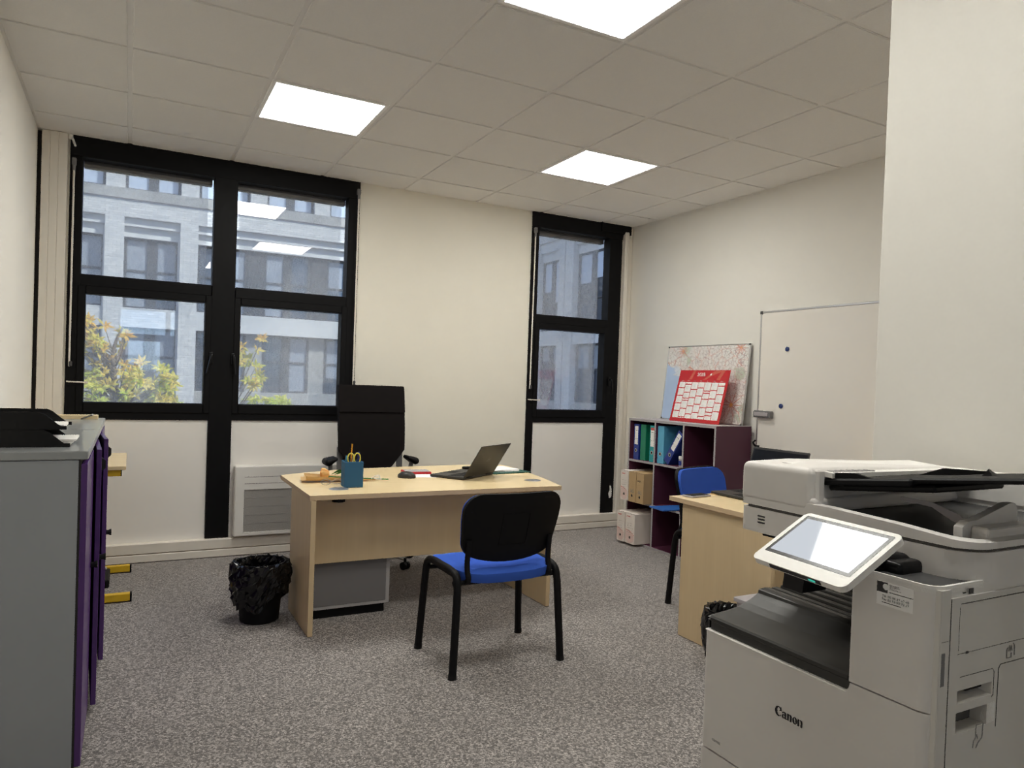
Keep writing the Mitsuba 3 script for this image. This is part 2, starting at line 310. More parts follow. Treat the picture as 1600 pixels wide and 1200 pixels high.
def mesh_screen(k, x0, x1, z0, z1, y, pitch=0.004, w=0.00115):
    nx, nz = int((x1-x0)/pitch), int((z1-z0)/pitch); bs = []
    V0 = np.array([[0, 0], [1, 0], [1, 1], [0, 1]], float); vs, fs = [], []
    for i in range(nx):
        a = x0+i*pitch; vs.append([[a, y, z0], [a+w, y, z0], [a+w, y, z1], [a, y, z1]])
    for i in range(nz):
        a = z0+i*pitch; vs.append([[x0, y+0.0003, a], [x1, y+0.0003, a], [x1, y+0.0003, a+w], [x0, y+0.0003, a+w]])
    v = np.array(vs).reshape(-1, 3); n = len(vs); q = np.arange(n)[:, None]*4
    f = np.vstack([q+np.array([[0, 1, 2]]), q+np.array([[0, 2, 3]])])
    part(k, 'sun_screen', trimesh.Trimesh(v, f, process=False), 'm_screen', kind='stuff')
W1 = window('window_1', (0.19, [(0.266, 1.104), (1.284, 2.122)], 2.212), True, False)
W2 = window('window_2', (3.837, [(3.913, 4.718)], 4.865), False, True)
part(W2, 'head_box', cbox(4.60, 4.955, -0.035, 0.0, 2.905, HC, 0.003), 'm_black_frame')
part(W2, 'paint_scuff', ext(Polygon([(0, 0), (0.025, 0.01), (0.03, 0.07), (0.018, 0.12), (0.0, 0.13), (0.004, 0.08), (-0.012, 0.05)]), 0.001).apply_transform(np.array([[1, 0, 0, 4.815], [0, 0, -1, -0.0125], [0, 1, 0, 0.28], [0, 0, 0, 1]])), 'm_white', label='torn white scuff on the black post')
for k, x0, x1 in ((W1, 0.255, 1.08), (W1, 1.31, 2.10), (W2, 3.905, 4.685)): mesh_screen(k, x0, x1, 1.02, 2.9, 0.135)
def handle(k, x, z, ang):
    h = part(k, 'handle', cat(rbox(x-0.015, x+0.015, -0.034, -0.020, z-0.045, z+0.045, 0.006, 8), rot(tube([(x, -0.03, z+0.02), (x, -0.065, z+0.02), (x, -0.072, z+0.0), (x, -0.07, z-0.12)], [0.009, 0.010, 0.010, 0.008], 8), ang, [0, 1, 0], (x, -0.06, z+0.02))), 'm_black_gloss', smooth=40)
handle(W1, 1.118, 1.50, 0.22); handle(W1, 1.270, 1.50, -0.10); handle(W2, 4.755, 1.44, -0.05)
# trims: cable trunking along the window wall, vertical columns in the corners
k = struct('trim_1', 'cream cable trunking column in the left corner')
sole(k, cat(cbox(0.028, 0.075, -0.055, 0.0, 0, HC-0.01, 0.004), cbox(0.0756, 0.1228, -0.055, 0.0, 0, HC-0.01, 0.003), cbox(0.1234, 0.176, -0.055, 0.0, 0, HC-0.01, 0.004)), 'm_trunk')
part(k, 'shadow_gap', bx(0.0, 0.028, -0.006, 0.0, 0, HC-0.01), 'm_gap')
k = struct('trim_2', 'boxed pipe beside the right window'); sole(k, cat(rbox(4.875, 4.925, -0.05, 0.01, 0.0, 2.93, 0.012), cbox(4.925, 4.985, -0.02, 0.01, 0.0, 2.99, 0.004)), 'm_trunk', smooth=30)
k = struct('baseboard_window', 'white cable trunking at the foot of the window wall')
sole(k, cat(cbox(0.18, XR, -0.06, 0.004, 0.066, 0.138, 0.004), cbox(0.18, XR, -0.062, 0.004, 0.004, 0.060, 0.004)), 'm_trunk')
k = struct('baseboard_right'); sole(k, cbox(XR-0.012, XR, YP, -0.02, 0, 0.07, 0.003), 'm_trunk')
k = struct('baseboard_left'); sole(k, cbox(0, 0.012, YB, -0.06, 0, 0.07, 0.003), 'm_trunk')
# ceiling: tiles hang in a grid of rails
k = struct('ceiling', 'suspended ceiling of square off white tiles')
sole(k, bx(-0.2, XR+0.2, YB-0.2, 0.26, 3.06, 3.2), 'm_gap')
rails = []
xs_r, ys_r = [AX(i) for i in range(7)], [RY(j) for j in range(1, 14) if RY(j) > YB]
def inside(x, y): return y > YP or x < XP
for x in xs_r: rails.append(bx(x-0.012, x+0.012, YP if x > XP else YB, 0.0, 2.997, 3.02))
for y in ys_r: rails.append(bx(0, XR if y > YP else XP, y-0.012, y+0.012, 2.9975, 3.02))
rails += [bx(0, 0.02, YB, 0, 2.995, 3.01), bx(0, XR, -0.02, 0.1, 2.9965, 3.01), bx(XR-0.018, XR, YP, 0, 2.993, 3.01)]
part(k, 'rail_grid', cat(rails), 'm_rail')
LIGHTS = [(1, 2), (4, 2), (2, 5)]
xe = [0.012]+xs_r+[XR-0.012]; ye = [-0.005]+ys_r+[YB]
for a in range(len(xe)-1):
    for b in range(len(ye)-1):
        x0, x1, y1, y0 = xe[a], xe[a+1], ye[b], ye[b+1]
        if (a-1, b) in LIGHTS: continue
        if x0 >= XP and y1 <= YP: continue
        if x0 >= XP and y0 < YP: y0 = YP-0.012
        if x1 > XP and y1 <= YP: x1 = XP
        if x1-x0 < 0.05 or y1-y0 < 0.05: continue
        g = 0.013 if a else 0.006
        z = 2.990+0.0012*RNG.random()
        part('ceiling', 'tile', cbox(x0+(0.012 if a else 0.002), x1-0.011, y0+0.0125, y1-(0.0115 if b else 0.0), z, 3.02, 0.004), 'm_tile')
LT = ['bright square ceiling light panel above the left window', 'bright square ceiling light panel right of centre near the short window', 'bright square ceiling light panel at the top edge of the photo']
for (i, j), lb in zip(LIGHTS, LT):
    x0, x1, y0, y1 = AX(i)+0.010, AX(i+1)-0.010, RY(j+1)+0.010, RY(j)-0.010
    t = thing('ceiling_light', lb, 'ceiling light')
    f = 0.022
    part(t, 'frame', cat(cbox(x0, x1, y0, y0+f, 2.988, 3.02), cbox(x0, x1, y1-f, y1, 2.988, 3.02), cbox(x0, x0+f, y0+f, y1-f, 2.988, 3.02), cbox(x1-f, x1, y0+f, y1-f, 2.988, 3.02)), 'm_white')
    part(t, 'diffuser', quad((x0+f, y1-f, 2.9925), (x1-x0-2*f, 0, 0), (0, y0-y1+2*f, 0)), 'm_white', emitter={'type': 'area', 'radiance': rgb((LAMP, LAMP*0.985, LAMP*0.91))})
t = thing('ceiling_light', 'long narrow surface mounted ceiling light, out of view, placed to light partition and photocopier', 'ceiling light')  # unseen lamp, placed to brighten the partition, copier and cabinet
LX0, LX1, LY0, LY1 = 1.54, 1.77, -5.75, -4.55
part(t, 'frame', cat(cbox(LX0-0.01, LX1+0.01, LY0-0.01, LY1+0.01, 2.953, 2.9895, 0.003)), 'm_white')
part(t, 'diffuser', quad((LX0, LY1, 2.952), (LX1-LX0, 0, 0), (0, LY0-LY1, 0)), 'm_white', emitter={'type': 'area', 'radiance': rgb((LAMP, LAMP*0.985, LAMP*0.91))})
# ------------------------------------------------------------------ photocopier (front faces -x, its feeder side faces the camera)
t = COP = thing('photocopier', 'large light grey office photocopier with tilted touch screen against the partition wall', 'photocopier')
XF, YL, YR, XBK = 1.81, -4.605, -5.165, 2.53
def vround(x0, x1, y0, y1, z0, z1, rf_left, rf_right):
    # plan shape with rounded front corners, extruded
    pts = []
    for cx, cy, r, a0 in ((x0+rf_right, y0+rf_right, rf_right, 180), (x0+rf_left, y1-rf_left, rf_left, 90)):
        seq = np.linspace(a0, a0+90, 9) if a0 == 180 else np.linspace(90, 180, 9)
        pts.append([(cx+r*math.cos(math.radians(q)), cy+r*math.sin(math.radians(q))) for q in seq])
    p = [(x1, y1)]+pts[1]+pts[0]+[(x1, y0)]
    return ext(Polygon(p), z1-z0, z0)
RC = 0.030
part(t, 'drawer', vround(XF, XBK, YR, YL+0.002, 0.318, 0.538, 0.012, RC), 'm_copier', smooth=35)
part(t, 'drawer', vround(XF, XBK, YR, YL+0.002, 0.06, 0.314, 0.012, RC), 'm_copier', smooth=35)
part(t, 'plinth', bx(XF+0.02, XBK-0.02, YR+0.02, YL-0.02, 0.0, 0.06), 'm_dark_grey')
part(t, 'inner_frame', bx(XF+0.05, XBK-0.01, YR+0.03, YL-0.012, 0.06, 0.83), 'm_seam')
front = vround(XF, XBK-0.3, YR+0.003, YL, 0.542, 0.838, 0.014, RC)
side_cut = m3.Manifold.cube([1.0, 0.895, 1.038]).translate([1.8487, -6.0, 0.0])
opening = man_of(ext(rrect(-5.002, YL+0.2, 0.817, 1.2, 0.020), 0.6).apply_transform(np.array([[0, 0, 1, XF-0.1], [1, 0, 0, 0], [0, 1, 0, 0], [0, 0, 0, 1]])))
lowered = man_of(front)-opening-side_cut
part(t, 'front_cover', m_of(lowered), 'm_copier', smooth=35)
part(t, 'front_cover_lip', cbox(XF-0.0015, XF+0.012, -4.995, YL-0.004, 0.8165, 0.8205, 0.0015), 'm_copier_white', label='bright top edge of the front cover')
# side body
sx = lambda x: 0.583+(x-0.583)*1.0207
sz = lambda z: 1.388+(z-1.388)*1.0207
part(t, 'side_cover', m_of(man_of(bx(sx(1.824), XBK, YR, -5.115, 0.06, sz(1.0475)))-man_of(hull([(sx(1.851), YR-0.01, sz(0.8585)), (sx(1.960), YR-0.01, sz(0.8585)), (sx(1.851), YR-0.01, sz(0.884)), (sx(1.960), YR-0.01, sz(0.884)), (sx(1.856), YR+0.035, sz(0.870)), (sx(1.945), YR+0.035, sz(0.870)), (sx(1.856), YR+0.035, sz(0.886)), (sx(1.945), YR+0.035, sz(0.886))]))-man_of(bx(sx(1.851), sx(1.945), YR-0.01, YR+0.04, sz(0.809), sz(0.846)))), 'm_copier_panel')
part(t, 'rear_body', bx(XF+0.3, XBK, -5.115, YL, 0.06, 0.86), 'm_copier_panel')
part(t, 'side_recess', bx(sx(1.851), sx(1.945), YR+0.036, YR+0.04, sz(0.809), sz(0.846)), 'm_dark_grey'); part(t, 'side_recess', hull([(sx(1.945), YR+0.0, sz(0.809)), (sx(1.97), YR+0.0, sz(0.812)), (sx(1.97), YR+0.0, sz(0.846)), (sx(1.945), YR, sz(0.846)), (sx(1.945), YR+0.01, sz(0.83)), (sx(1.945), YR+0.012, sz(0.815))]), 'm_copier_white')
def seamline(pts, w=0.0018, y=YR-0.0004):
    P2 = [V(sx(a), y, sz(b)) for a, b in pts]; return cat([tube([p, (p+q)/2, q], w/2, 4) for p, q in zip(P2[:-1], P2[1:])])
part(t, 'side_seams', cat(seamline([(2.4, 1.036), (1.853, 1.036)], 0.0022), seamline([(1.850, 1.03), (1.850, 0.955)], 0.0007), seamline([(1.848, 0.949), (2.40, 0.949)], 0.0012), seamline([(1.858, 0.908), (1.957, 0.908), (1.962, 0.902), (1.962, 0.860), (1.957, 0.857)], 0.0014), seamline([(2.4, 0.912), (1.982, 0.912), (1.976, 0.906), (1.974, 0.80)], 0.0018), seamline([(1.8235, 1.047), (1.8235, 0.30)], 0.0022), seamline([(1.8, 0.976), (1.822, 0.976)], 0.001)), 'm_seam')
part(t, 'side_tab', bx(sx(1.872), sx(1.879), YR-0.001, YR, sz(0.947), sz(0.951)), 'm_print_black')
def icon(o, ex, ez, s):
    return cat([tube([V(*o)+V(*ex)*a*s+V(*ez)*b*s for a, b in pl], 0.0009, 5) for pl in (
        [(0.2, 0.5), (0.2, 1.0), (0.75, 1.0), (0.7, 0.35), (0.45, 0.2)], [(0.0, 0.0), (0.05, 0.3), (0.3, 0.55), (0.35, 0.35)], [(0.25, -0.05), (0.4, 0.15), (0.45, 0.2)])])
def icon2(o, ex, ez, s):
    return cat([tube([V(*o)+V(*ex)*a*s+V(*ez)*b*s for a, b in pl], 0.0009, 5) for pl in (
        [(0.1, 0.75), (0.0, 0.6), (0.0, 0.1), (0.5, 0.1), (0.5, 0.4)], [(0.2, 0.5), (0.3, 0.85), (0.4, 0.5), (0.5, 0.85), (0.6, 0.5)], [(0.85, 0.2), (0.85, 0.8), (0.7, 0.95)])])
part(t, 'printed_symbol', icon((sx(1.905), YR-0.0006, sz(0.775)), (1, 0, 0), (0, 0, 1), 0.040), 'm_print_grey'); part(t, 'printed_symbol', icon2((sx(2.0), YR-0.0006, sz(0.917)), (1, 0, 0), (0, 0, 1), 0.030), 'm_print_grey')
part(t, 'latch_recess', cbox(1.8265, 1.8365, YR-0.0012, YR+0.004, sz(0.900), sz(0.957), 0.0005), 'm_mid_grey')
# right front block that carries the sticker
blk = vround(XF, XBK-0.25, YR+0.003, -4.998, 0.841, 1.058, 0.004, RC)
part(t, 'right_cover', m_of(man_of(blk)-side_cut), 'm_copier', smooth=35)
part(t, 'right_corner_post', cat(vround(1.8205, sx(1.8228), YR-0.0003, -5.10, 0.30, 1.057, 0.001, 0.003)), 'm_copier_panel', smooth=35)
part(t, 'block_top_pad', vround(XF+0.006, 1.97, YR+0.010, -5.004, 1.0585, 1.0605, 0.004, RC-0.006), 'm_dark_grey', label='dark pad on top of the right front block')
rim = m_of(man_of(vround(XF, 1.95, YR+0.003, -4.998, 1.05, 1.063, 0.004, RC))-man_of(vround(XF+0.0045, 1.96, YR+0.009, -4.99, 1.04, 1.08, 0.002, RC-0.005)))
part(t, 'block_rim', rim, 'm_copier_white', smooth=35)
part(t, 'usb_port', cat(bx(1.882, 1.890, YR-0.0012, YR, 1.047, 1.049), bx(1.900, 1.913, YR-0.0012, YR, 1.044, 1.054)), 'm_print_black')
# sticker
st = V(XF-0.0006, -5.051, 1.006); EX, EZ = V(0, -1, 0), V(0, 0, 1)
S = lambda a, b: st+EX*a+EZ*b
part(t, 'sticker', frame(trimesh.creation.box(bounds=[[0, 0, -0.0003], [0.071, 0.043, 0.0003]]), S(0, 0), EX, EZ), 'm_paper', label='white service sticker with a dark logo and phone numbers')
sk = part(t, 'sticker_logo', frame(ext(sbox(0, 0.0235, 0.0215, 0.0425).difference(Point(0.0175, 0.0345).buffer(0.0058)).difference(sbox(0.0175, 0.031, 0.0216, 0.038)), 0.0003), S(0, 0)-V(0.0003, 0, 0), EX, EZ), 'm_print_black')
tx = [text('Tél', 0.0040, S(0.011, 0.0155)-V(0.0003, 0, 0), EX, EZ, 0.0003, True), text('02 98 27 47 48', 0.0040, S(0.022, 0.0155)-V(0.0003, 0, 0), EX, EZ, 0.0003, True),
      text('Fax', 0.0040, S(0.011, 0.0095)-V(0.0003, 0, 0), EX, EZ, 0.0003, True), text('02 98 80 70 29', 0.0040, S(0.022, 0.0095)-V(0.0003, 0, 0), EX, EZ, 0.0003, True)]
for b, w in ((0.039, 0.018), (0.0365, 0.020), (0.034, 0.014), (0.0315, 0.022)): tx.append(frame(trimesh.creation.box(bounds=[[0.025, b, 0], [0.025+w, b+0.0009, 0.0003]]), S(0, 0)-V(0.0003, 0, 0), EX, EZ))
tx.append(frame(trimesh.creation.box(bounds=[[0.024, 0.0255, 0], [0.07, 0.0268, 0.0003]]), S(0, 0)-V(0.0003, 0, 0), EX, EZ)); tx.append(frame(trimesh.creation.box(bounds=[[0.011, 0.005, 0], [0.049, 0.0064, 0.0003]]), S(0, 0)-V(0.0003, 0, 0), EX, EZ))
part(t, 'sticker_print', cat(tx), 'm_print_black')
# brand lettering: thick upright stems and hairline joins
def ell(cx, cy, a, b): return affinity.scale(Point(cx, cy).buffer(1, quad_segs=16), a, b)
def let_n(x):
    return sbox(x, 0, x+.22, .66).union(sbox(x+.38, 0, x+.60, .5)).union(ell(x+.40, .46, .20, .20).difference(sbox(x, -1, x+1, .46))).difference(ell(x+.29, .44, .085, .14)).union(Polygon([(x-.05, .66), (x+.1, .58), (x+.22, .66)]))
def let_o(x): return ell(x+.30, .33, .30, .345).difference(affinity.rotate(ell(x+.30, .33, .075, .28), 14))
def let_a(x):
    return sbox(x+.34, 0, x+.56, .46).union(ell(x+.30, .47, .26, .20).difference(sbox(x-.1, .1, x+.335, .52)).difference(ell(x+.27, .46, .07, .12))).union(ell(x+.22, .20, .22, .20).difference(ell(x+.27, .20, .075, .13))).union(Polygon([(x+.5, 0), (x+.66, 0), (x+.56, .1)])).union(ell(x+.12, .52, .09, .07))
def let_C(x):
    o = ell(x+.46, .46, .46, .49); i = affinity.rotate(ell(x+.52, .46, .23, .40), 8)
    return o.difference(i).difference(Polygon([(x+.50, .30), (x+1.2, -.02), (x+1.2, .62), (x+.50, .62)])).union(Polygon([(x+.80, .93), (x+.88, .60), (x+.54, .50), (x+.70, .66), (x+.70, .85)]))
word = [let_C(0), let_a(.93), let_n(1.62), let_o(2.32), let_n(2.98)]
hC = 0.0185
gl = cat([ext(g, 0.03) for w in word for g in getattr(w, 'geoms', [w]) if g.area > 1e-4]); gl.apply_scale([hC*1.07, hC*1.15, hC])
part(t, 'brand_lettering', frame(gl, (XF-0.0005, -4.827, 0.705), (0, -1, 0), (0, 0, 1)), 'm_print_black', label='black raised brand lettering')
part(t, 'model_lettering', text('C3922i', 0.0055, (XF-0.0004, -4.645, 0.566), (0, -1, 0), (0, 0, 1), 0.0005), 'm_print_grey')
# output tray: heightfield with a front roll and ribs behind it
def tray(u, v):
    x = XF+0.004+u*0.60; y = -5.0+v*(YL-0.004+5.0)
    z = np.interp(x, [1.81, 1.83, 1.877, 1.913, 1.94, 1.966, 1.985, 2.0, 2.03, 2.45], [0.847, 0.851, 0.855, 0.860, 0.868, 0.879, 0.890, 0.892, 0.889, 0.918])+0.006*np.clip((y+4.9)/0.3, -0.3, 1)*(x > 1.98)
    dip = np.exp(-((y+4.90)/0.035)**2)*np.exp(-((x-2.0)/0.05)**2)*0.012; z = z-dip
    ph = ((x-2.02)/0.032) % 1.0; z = z-np.where(x > 2.02, 0.013*np.clip((np.abs(ph-0.5)-0.26)/0.07, 0, 1), 0)
    return np.stack([x, y, z], -1)
m, _ = grid(tray, 420, 40)
part(t, 'output_tray', m, 'm_black_tray', smooth=True, label='black ribbed paper output tray')
part(t, 'tray_front_strip', cat(cbox(XF+0.003, XF+0.02, -4.998, YL-0.012, 0.838, 0.853, 0.004), cbox(XF+0.008, XF+0.05, -4.998, YL-0.012, 0.817, 0.84, 0.002)), 'm_black_tray')
part(t, 'tray_side_skirt', ext(Polygon([(1.82, 0.82), (1.82, 0.840), (1.93, 0.855), (1.99, 0.876), (2.40, 0.89), (2.42, 0.82)]), 0.006).apply_transform(np.array([[1, 0, 0, 0], [0, 0, -1, YL], [0, 1, 0, 0], [0, 0, 0, 1]])), 'm_black_tray')
part(t, 'paper_stop', cat(rot(cbox(2.20, 2.215, -4.79, -4.70, 0.898, 0.916, 0.003), 0.5, [0, 0, 1], (2.2, -4.74, 0.93)), rot(cbox(2.20, 2.26, -4.755, -4.735, 0.90, 0.912, 0.003), 0.2, [0, 0, 1], (2.2, -4.74, 0.93))), 'm_black')
part(t, 'exit_housing', cat(bx(2.36, XBK, -5.0, YL-0.01, 0.86, 1.06), bx(1.93, XBK-0.02, -5.15, -4.999, 0.86, 1.056), bx(1.97, 2.36, -4.999, YL-0.02, 1.035, 1.058)), 'm_black')
# scanner unit and document feeder base
part(t, 'scanner', vround(1.905, XBK, YR, YL-0.006, 1.056, 1.112, 0.02, 0.07), 'm_copier', smooth=35)
part(t, 'scanner_gap', vround(1.912, XBK-0.004, YR+0.006, YL-0.014, 1.110, 1.121, 0.02, 0.07), 'm_seam', smooth=35)
part(t, 'vent_slot', cat([rbox(1.9035, 1.908, -4.690, -4.668, z, z+0.0042, 0.0018, 6) for z in (1.078, 1.0855, 1.093)]), 'm_print_black')
rail = m_of(man_of(hull([(x, y, z) for x in (1.905, XBK) for y, z in ((YL-0.010, 1.147), (-4.86, 1.147), (-5.02, 1.141), (YR-0.002, 1.131), (YL-0.010, 1.119), (YR-0.002, 1.119))]))^man_of(vround(1.898, XBK, YR-0.002, YL-0.010, 1.11, 1.3, 0.02, 0.065)))
base = m_of(man_of(rail)-man_of(vround(1.932, 2.46, YR+0.020, -4.80, 1.1255, 1.3, 0.01, 0.05)))
part(t, 'feeder_base', base, 'm_copier', smooth=35)
part(t, 'exit_recess', vround(1.931, 2.462, YR+0.019, -4.80, 1.122, 1.126, 0.01, 0.05), 'm_dark_grey')
prof = lambda pts, y0, y1: ext(Polygon(pts), y1-y0).apply_transform(np.array([[1, 0, 0, 0], [0, 0, -1, y1], [0, 1, 0, 0], [0, 0, 0, 1]]))
part(t, 'exit_wing', prof([(1.965, 1.127), (1.965, 1.148), (1.985, 1.158), (2.01, 1.159), (2.12, 1.186), (2.14, 1.186), (2.15, 1.17), (2.155, 1.127)], -5.112, -5.095), 'm_copier')
part(t, 'exit_step', cat(cbox(1.99, 2.44, YR+0.02, -5.112, 1.124, 1.150, 0.003)), 'm_copier')
part(t, 'rear_rim', prof([(2.455, 1.14), (2.455, 1.190), (2.475, 1.208), (2.515, 1.208), (2.53, 1.19), (2.53, 1.13)], YR+0.05, -4.78), 'm_copier_white')
# feeder head on the left
hd = m3.Manifold.batch_hull([m3.Manifold.sphere(0.016, 16).translate(p) for p in [(1.920, y, z) for y, z in ((YL-0.020, 1.140), (YL-0.020, 1.205), (-4.800, 1.140), (-4.802, 1.209))]+[(2.05, y, 1.208) for y in (YL-0.02, -4.79)]+[(XBK-0.02, y, z) for y in (YL-0.022, -4.77) for z in (1.155, 1.192)]])
hd = hd+m3.Manifold.batch_hull([m3.Manifold.sphere(0.010, 12).translate(p) for p in [(1.916, y, z) for y in (YL-0.016, -4.815) for z in (1.136, 1.150)]+[(XBK-0.02, y, z) for y in (YL-0.016, -4.80) for z in (1.136, 1.15)]])
part(t, 'feeder_head', m_of(hd), 'm_copier', smooth=40)
part(t, 'head_side_plate', cbox(1.918, 1.942, -4.824, -4.80, 1.143, 1.222, 0.004), 'm_copier')
part(t, 'feeder_lid', hull([(1.945, -4.70, 1.226), (1.945, -4.838, 1.216), (2.50, -4.65, 1.214), (2.50, -4.80, 1.206), (1.945, -4.70, 1.214), (1.945, -4.838, 1.205), (2.50, -4.65, 1.20), (2.50, -4.80, 1.192)]), 'm_copier_white')
part(t, 'lid_print', cat([bx(1.955+0.007*i, 1.957+0.007*i, -4.828, -4.828+0.008+0.008*(i % 3), 1.2175-0.00012*i, 1.2195-0.0001*i) for i in range(22)]), 'm_ped_light')
part(t, 'feeder_throat', cat(bx(1.945, 2.45, -4.80, -4.785, 1.14, 1.205), bx(1.955, 2.44, -4.86, -4.80, 1.190, 1.202)), 'm_black_gloss')
def tilt(m): return rot(m, -0.125, [1, 0, 0], (2, -4.81, 1.195))
part(t, 'document_tray', cat(tilt(cbox(1.945, 2.28, -5.02, -4.812, 1.186, 1.201, 0.004)), tilt(cbox(1.955, 2.27, -5.42, -5.0, 1.192, 1.203, 0.004)), tilt(cbox(1.96, 2.2, -5.06, -4.815, 1.174, 1.188, 0.004))), 'm_black')
part(t, 'paper_guide', tilt(hull([(1.955, -4.82, 1.200), (1.955, -4.93, 1.200), (1.963, -4.82, 1.200), (1.963, -4.93, 1.200), (1.955, -4.82, 1.214), (1.963, -4.82, 1.214), (1.955, -4.89, 1.212), (1.963, -4.89, 1.212)])), 'm_black')
part(t, 'paper_guide', tilt(hull([(2.235, -4.84, 1.198), (2.235, -5.03, 1.198), (2.243, -4.84, 1.198), (2.243, -5.03, 1.198), (2.235, -4.91, 1.216), (2.243, -4.91, 1.216), (2.235, -5.015, 1.208), (2.243, -5.015, 1.208)])), 'm_black')
part(t, 'tray_stopper', tilt(hull([(2.09, -5.075, 1.202), (2.09, -5.097, 1.202), (2.11, -5.075, 1.202), (2.11, -5.097, 1.202), (2.098, -5.086, 1.217), (2.102, -5.086, 1.217)])), 'm_black_gloss')
part(t, 'hanging_flap', frame(ext(Polygon([(0, 0), (0.06, -0.004), (0.11, -0.022), (0.125, -0.036), (0.118, -0.042), (0.098, -0.036), (0.06, -0.014), (0, -0.008)]), 0.002), (2.02, -4.95, 1.180), (0.25, -0.97, 0), (0, 0, 1)), 'm_shelf_grey')
# control panel on its neck
tb, tt = V(1.65, 0, 1.066), V(1.787, 0, 1.148); up = (tt-tb)/np.linalg.norm(tt-tb); nrm = np.cross(V(0, -1, 0), up); HT = np.linalg.norm(tt-tb)
OT = V(1.65, -4.888, 1.066)
def onpanel(m): return rotz(frame(m, OT, (0, -1, 0), up, nrm), math.radians(-6.5), (1.72, -5.0, 0))
cpk = part(t, 'control_panel', onpanel(m_of(m3.Manifold(m3.Mesh(np.asarray(ext(rrect(0, 0.230, 0, HT, 0.014), 0.012, -0.012).vertices, np.float32), np.asarray(ext(rrect(0, 0.230, 0, HT, 0.014), 0.012, -0.012).faces, np.uint32))))), 'm_copier_white', smooth=35, label='tilted touch screen unit')
part(cpk, 'bezel', onpanel(ext(rrect(0.011, 0.219, 0.028, HT-0.009, 0.003), 0.0006)), 'm_black_gloss')
scene[cpk+'__screen'] = mikit.ply(onpanel(ext(rrect(0.019, 0.211, 0.036, HT-0.018, 0.001), 0.0010)), 'm_display', emitter={'type': 'area', 'radiance': rgb((0.57, 0.61, 0.66))}); labels[cpk+'__screen'] = {'label': 'lit white display'}
part(cpk, 'status_slot', onpanel(cbox(0.05, 0.178, -0.001, 0.006, -0.011, -0.002, 0.001)), 'm_black_gloss')
scene[cpk+'__status_lamp'] = mikit.ply(onpanel(bx(0.150, 0.166, -0.0016, 0.004, -0.008, -0.004)), 'm_dark_grey', emitter={'type': 'area', 'radiance': rgb((0.02, 0.42, 0.30))})
part(t, 'panel_neck', cat(tube([(1.735, -5.0, 1.088), (1.82, -5.02, 1.075), (1.91, -5.035, 1.066)], 0.022, 14), rbox(1.84, 1.92, -5.075, -5.0, 1.052, 1.082, 0.010, 10), hull([(1.745, -4.90, 1.10), (1.80, -4.90, 1.09), (1.79, -4.85, 0.985), (1.86, -4.85, 0.985), (1.745, -4.95, 1.10), (1.80, -4.95, 1.09), (1.79, -4.90, 0.985), (1.86, -4.90, 0.985), (1.90, -4.84, 1.06), (1.90, -4.92, 1.06)])), 'm_black_gloss', smooth=40)
# ------------------------------------------------------------------ desks
t = thing('desk', 'light maple office desk in the middle of the room with laptop and rose', 'desk')
top = Polygon([(1.437, -2.03), (2.985, -2.05), (3.06, -1.70), (3.11, -1.38), (3.14, -1.03)]+[tuple(p) for p in smooth_path([(3.13, -0.92), (3.0, -0.87), (2.7, -0.875), (2.3, -0.90), (1.95, -0.95), (1.7, -1.03), (1.44, -1.165)], 5)])
part(t, 'tabletop', ext(top.buffer(-0.001), 0.026, 0.731), 'm_wood')
part(t, 'edge_band', m_of(man_of(ext(top, 0.0250, 0.7315))-man_of(ext(top.buffer(-0.0015), 0.1, 0.7))), 'm_wood_edge')
part(t, 'side_panel', cbox(1.445, 1.472, -2.028, -1.50, 0.003, 0.731, 0.001), 'm_wood_shaded'); part(t, 'side_panel', cbox(2.903, 2.930, -2.042, -1.34, 0.003, 0.731, 0.001), 'm_wood_shaded')
part(t, 'modesty_panel', cbox(1.472, 2.903, -1.815, -1.795, 0.335, 0.731, 0.001), 'm_wood_shaded')
def grommet(o, x, y):
    part(o, 'cable_grommet', cat(lathe([(0.037, 0), (0.054, 0), (0.054, 0.002), (0.050, 0.004), (0.037, 0.004), (0.037, 0)], 28), lathe([(0, 0), (0.037, 0), (0.037, 0.0025), (0, 0.0025)], 28)).apply_translation([x, y, 0.757]), 'm_alu', smooth=40)
    part(o, 'grommet_cup', lathe([(0, 0), (0.036, 0), (0.036, 0.045), (0, 0.045)], 24).apply_translation([x, y, 0.686]), 'm_black')
grommet(t, 1.64, -1.835); grommet(t, 2.925, -1.785)
t = thing('drawer_pedestal', 'grey drawer pedestal under the left end of the maple desk', 'drawer unit')
part(t, 'carcass', cbox(1.52, 1.978, -1.765, -1.20, 0.055, 0.60, 0.002), 'm_ped_light')
part(t, 'back_panel', cbox(1.523, 1.955, -1.768, -1.76, 0.075, 0.58, 0.001), 'm_ped_grey')
part(t, 'plinth', bx(1.54, 1.955, -1.74, -1.22, 0.0, 0.055), 'm_black')
for z in (0.07, 0.245, 0.42): part(t, 'drawer', cbox(1.525, 1.972, -1.20, -1.185, z, z+0.168, 0.002), 'm_ped_light')
t = D2 = thing('desk', 'light maple desk on the right half hidden by the photocopier', 'desk')
part(t, 'tabletop', cbox(3.324, 4.93, -3.46, -2.68, 0.751, 0.777, 0.001), 'm_wood'); part(t, 'edge_band', cbox(3.3225, 4.932, -3.4615, -2.6785, 0.7515, 0.7765, 0.0005), 'm_wood_edge')
part(t, 'side_panel', cbox(3.345, 3.372, -3.42, -2.768, 0.003, 0.751, 0.001), 'm_wood_shaded'); part(t, 'side_panel', cbox(4.88, 4.907, -3.42, -2.768, 0.003, 0.751, 0.001), 'm_wood_shaded')
part(t, 'modesty_panel', cbox(3.372, 4.88, -3.22, -3.20, 0.35, 0.751, 0.001), 'm_wood_shaded')
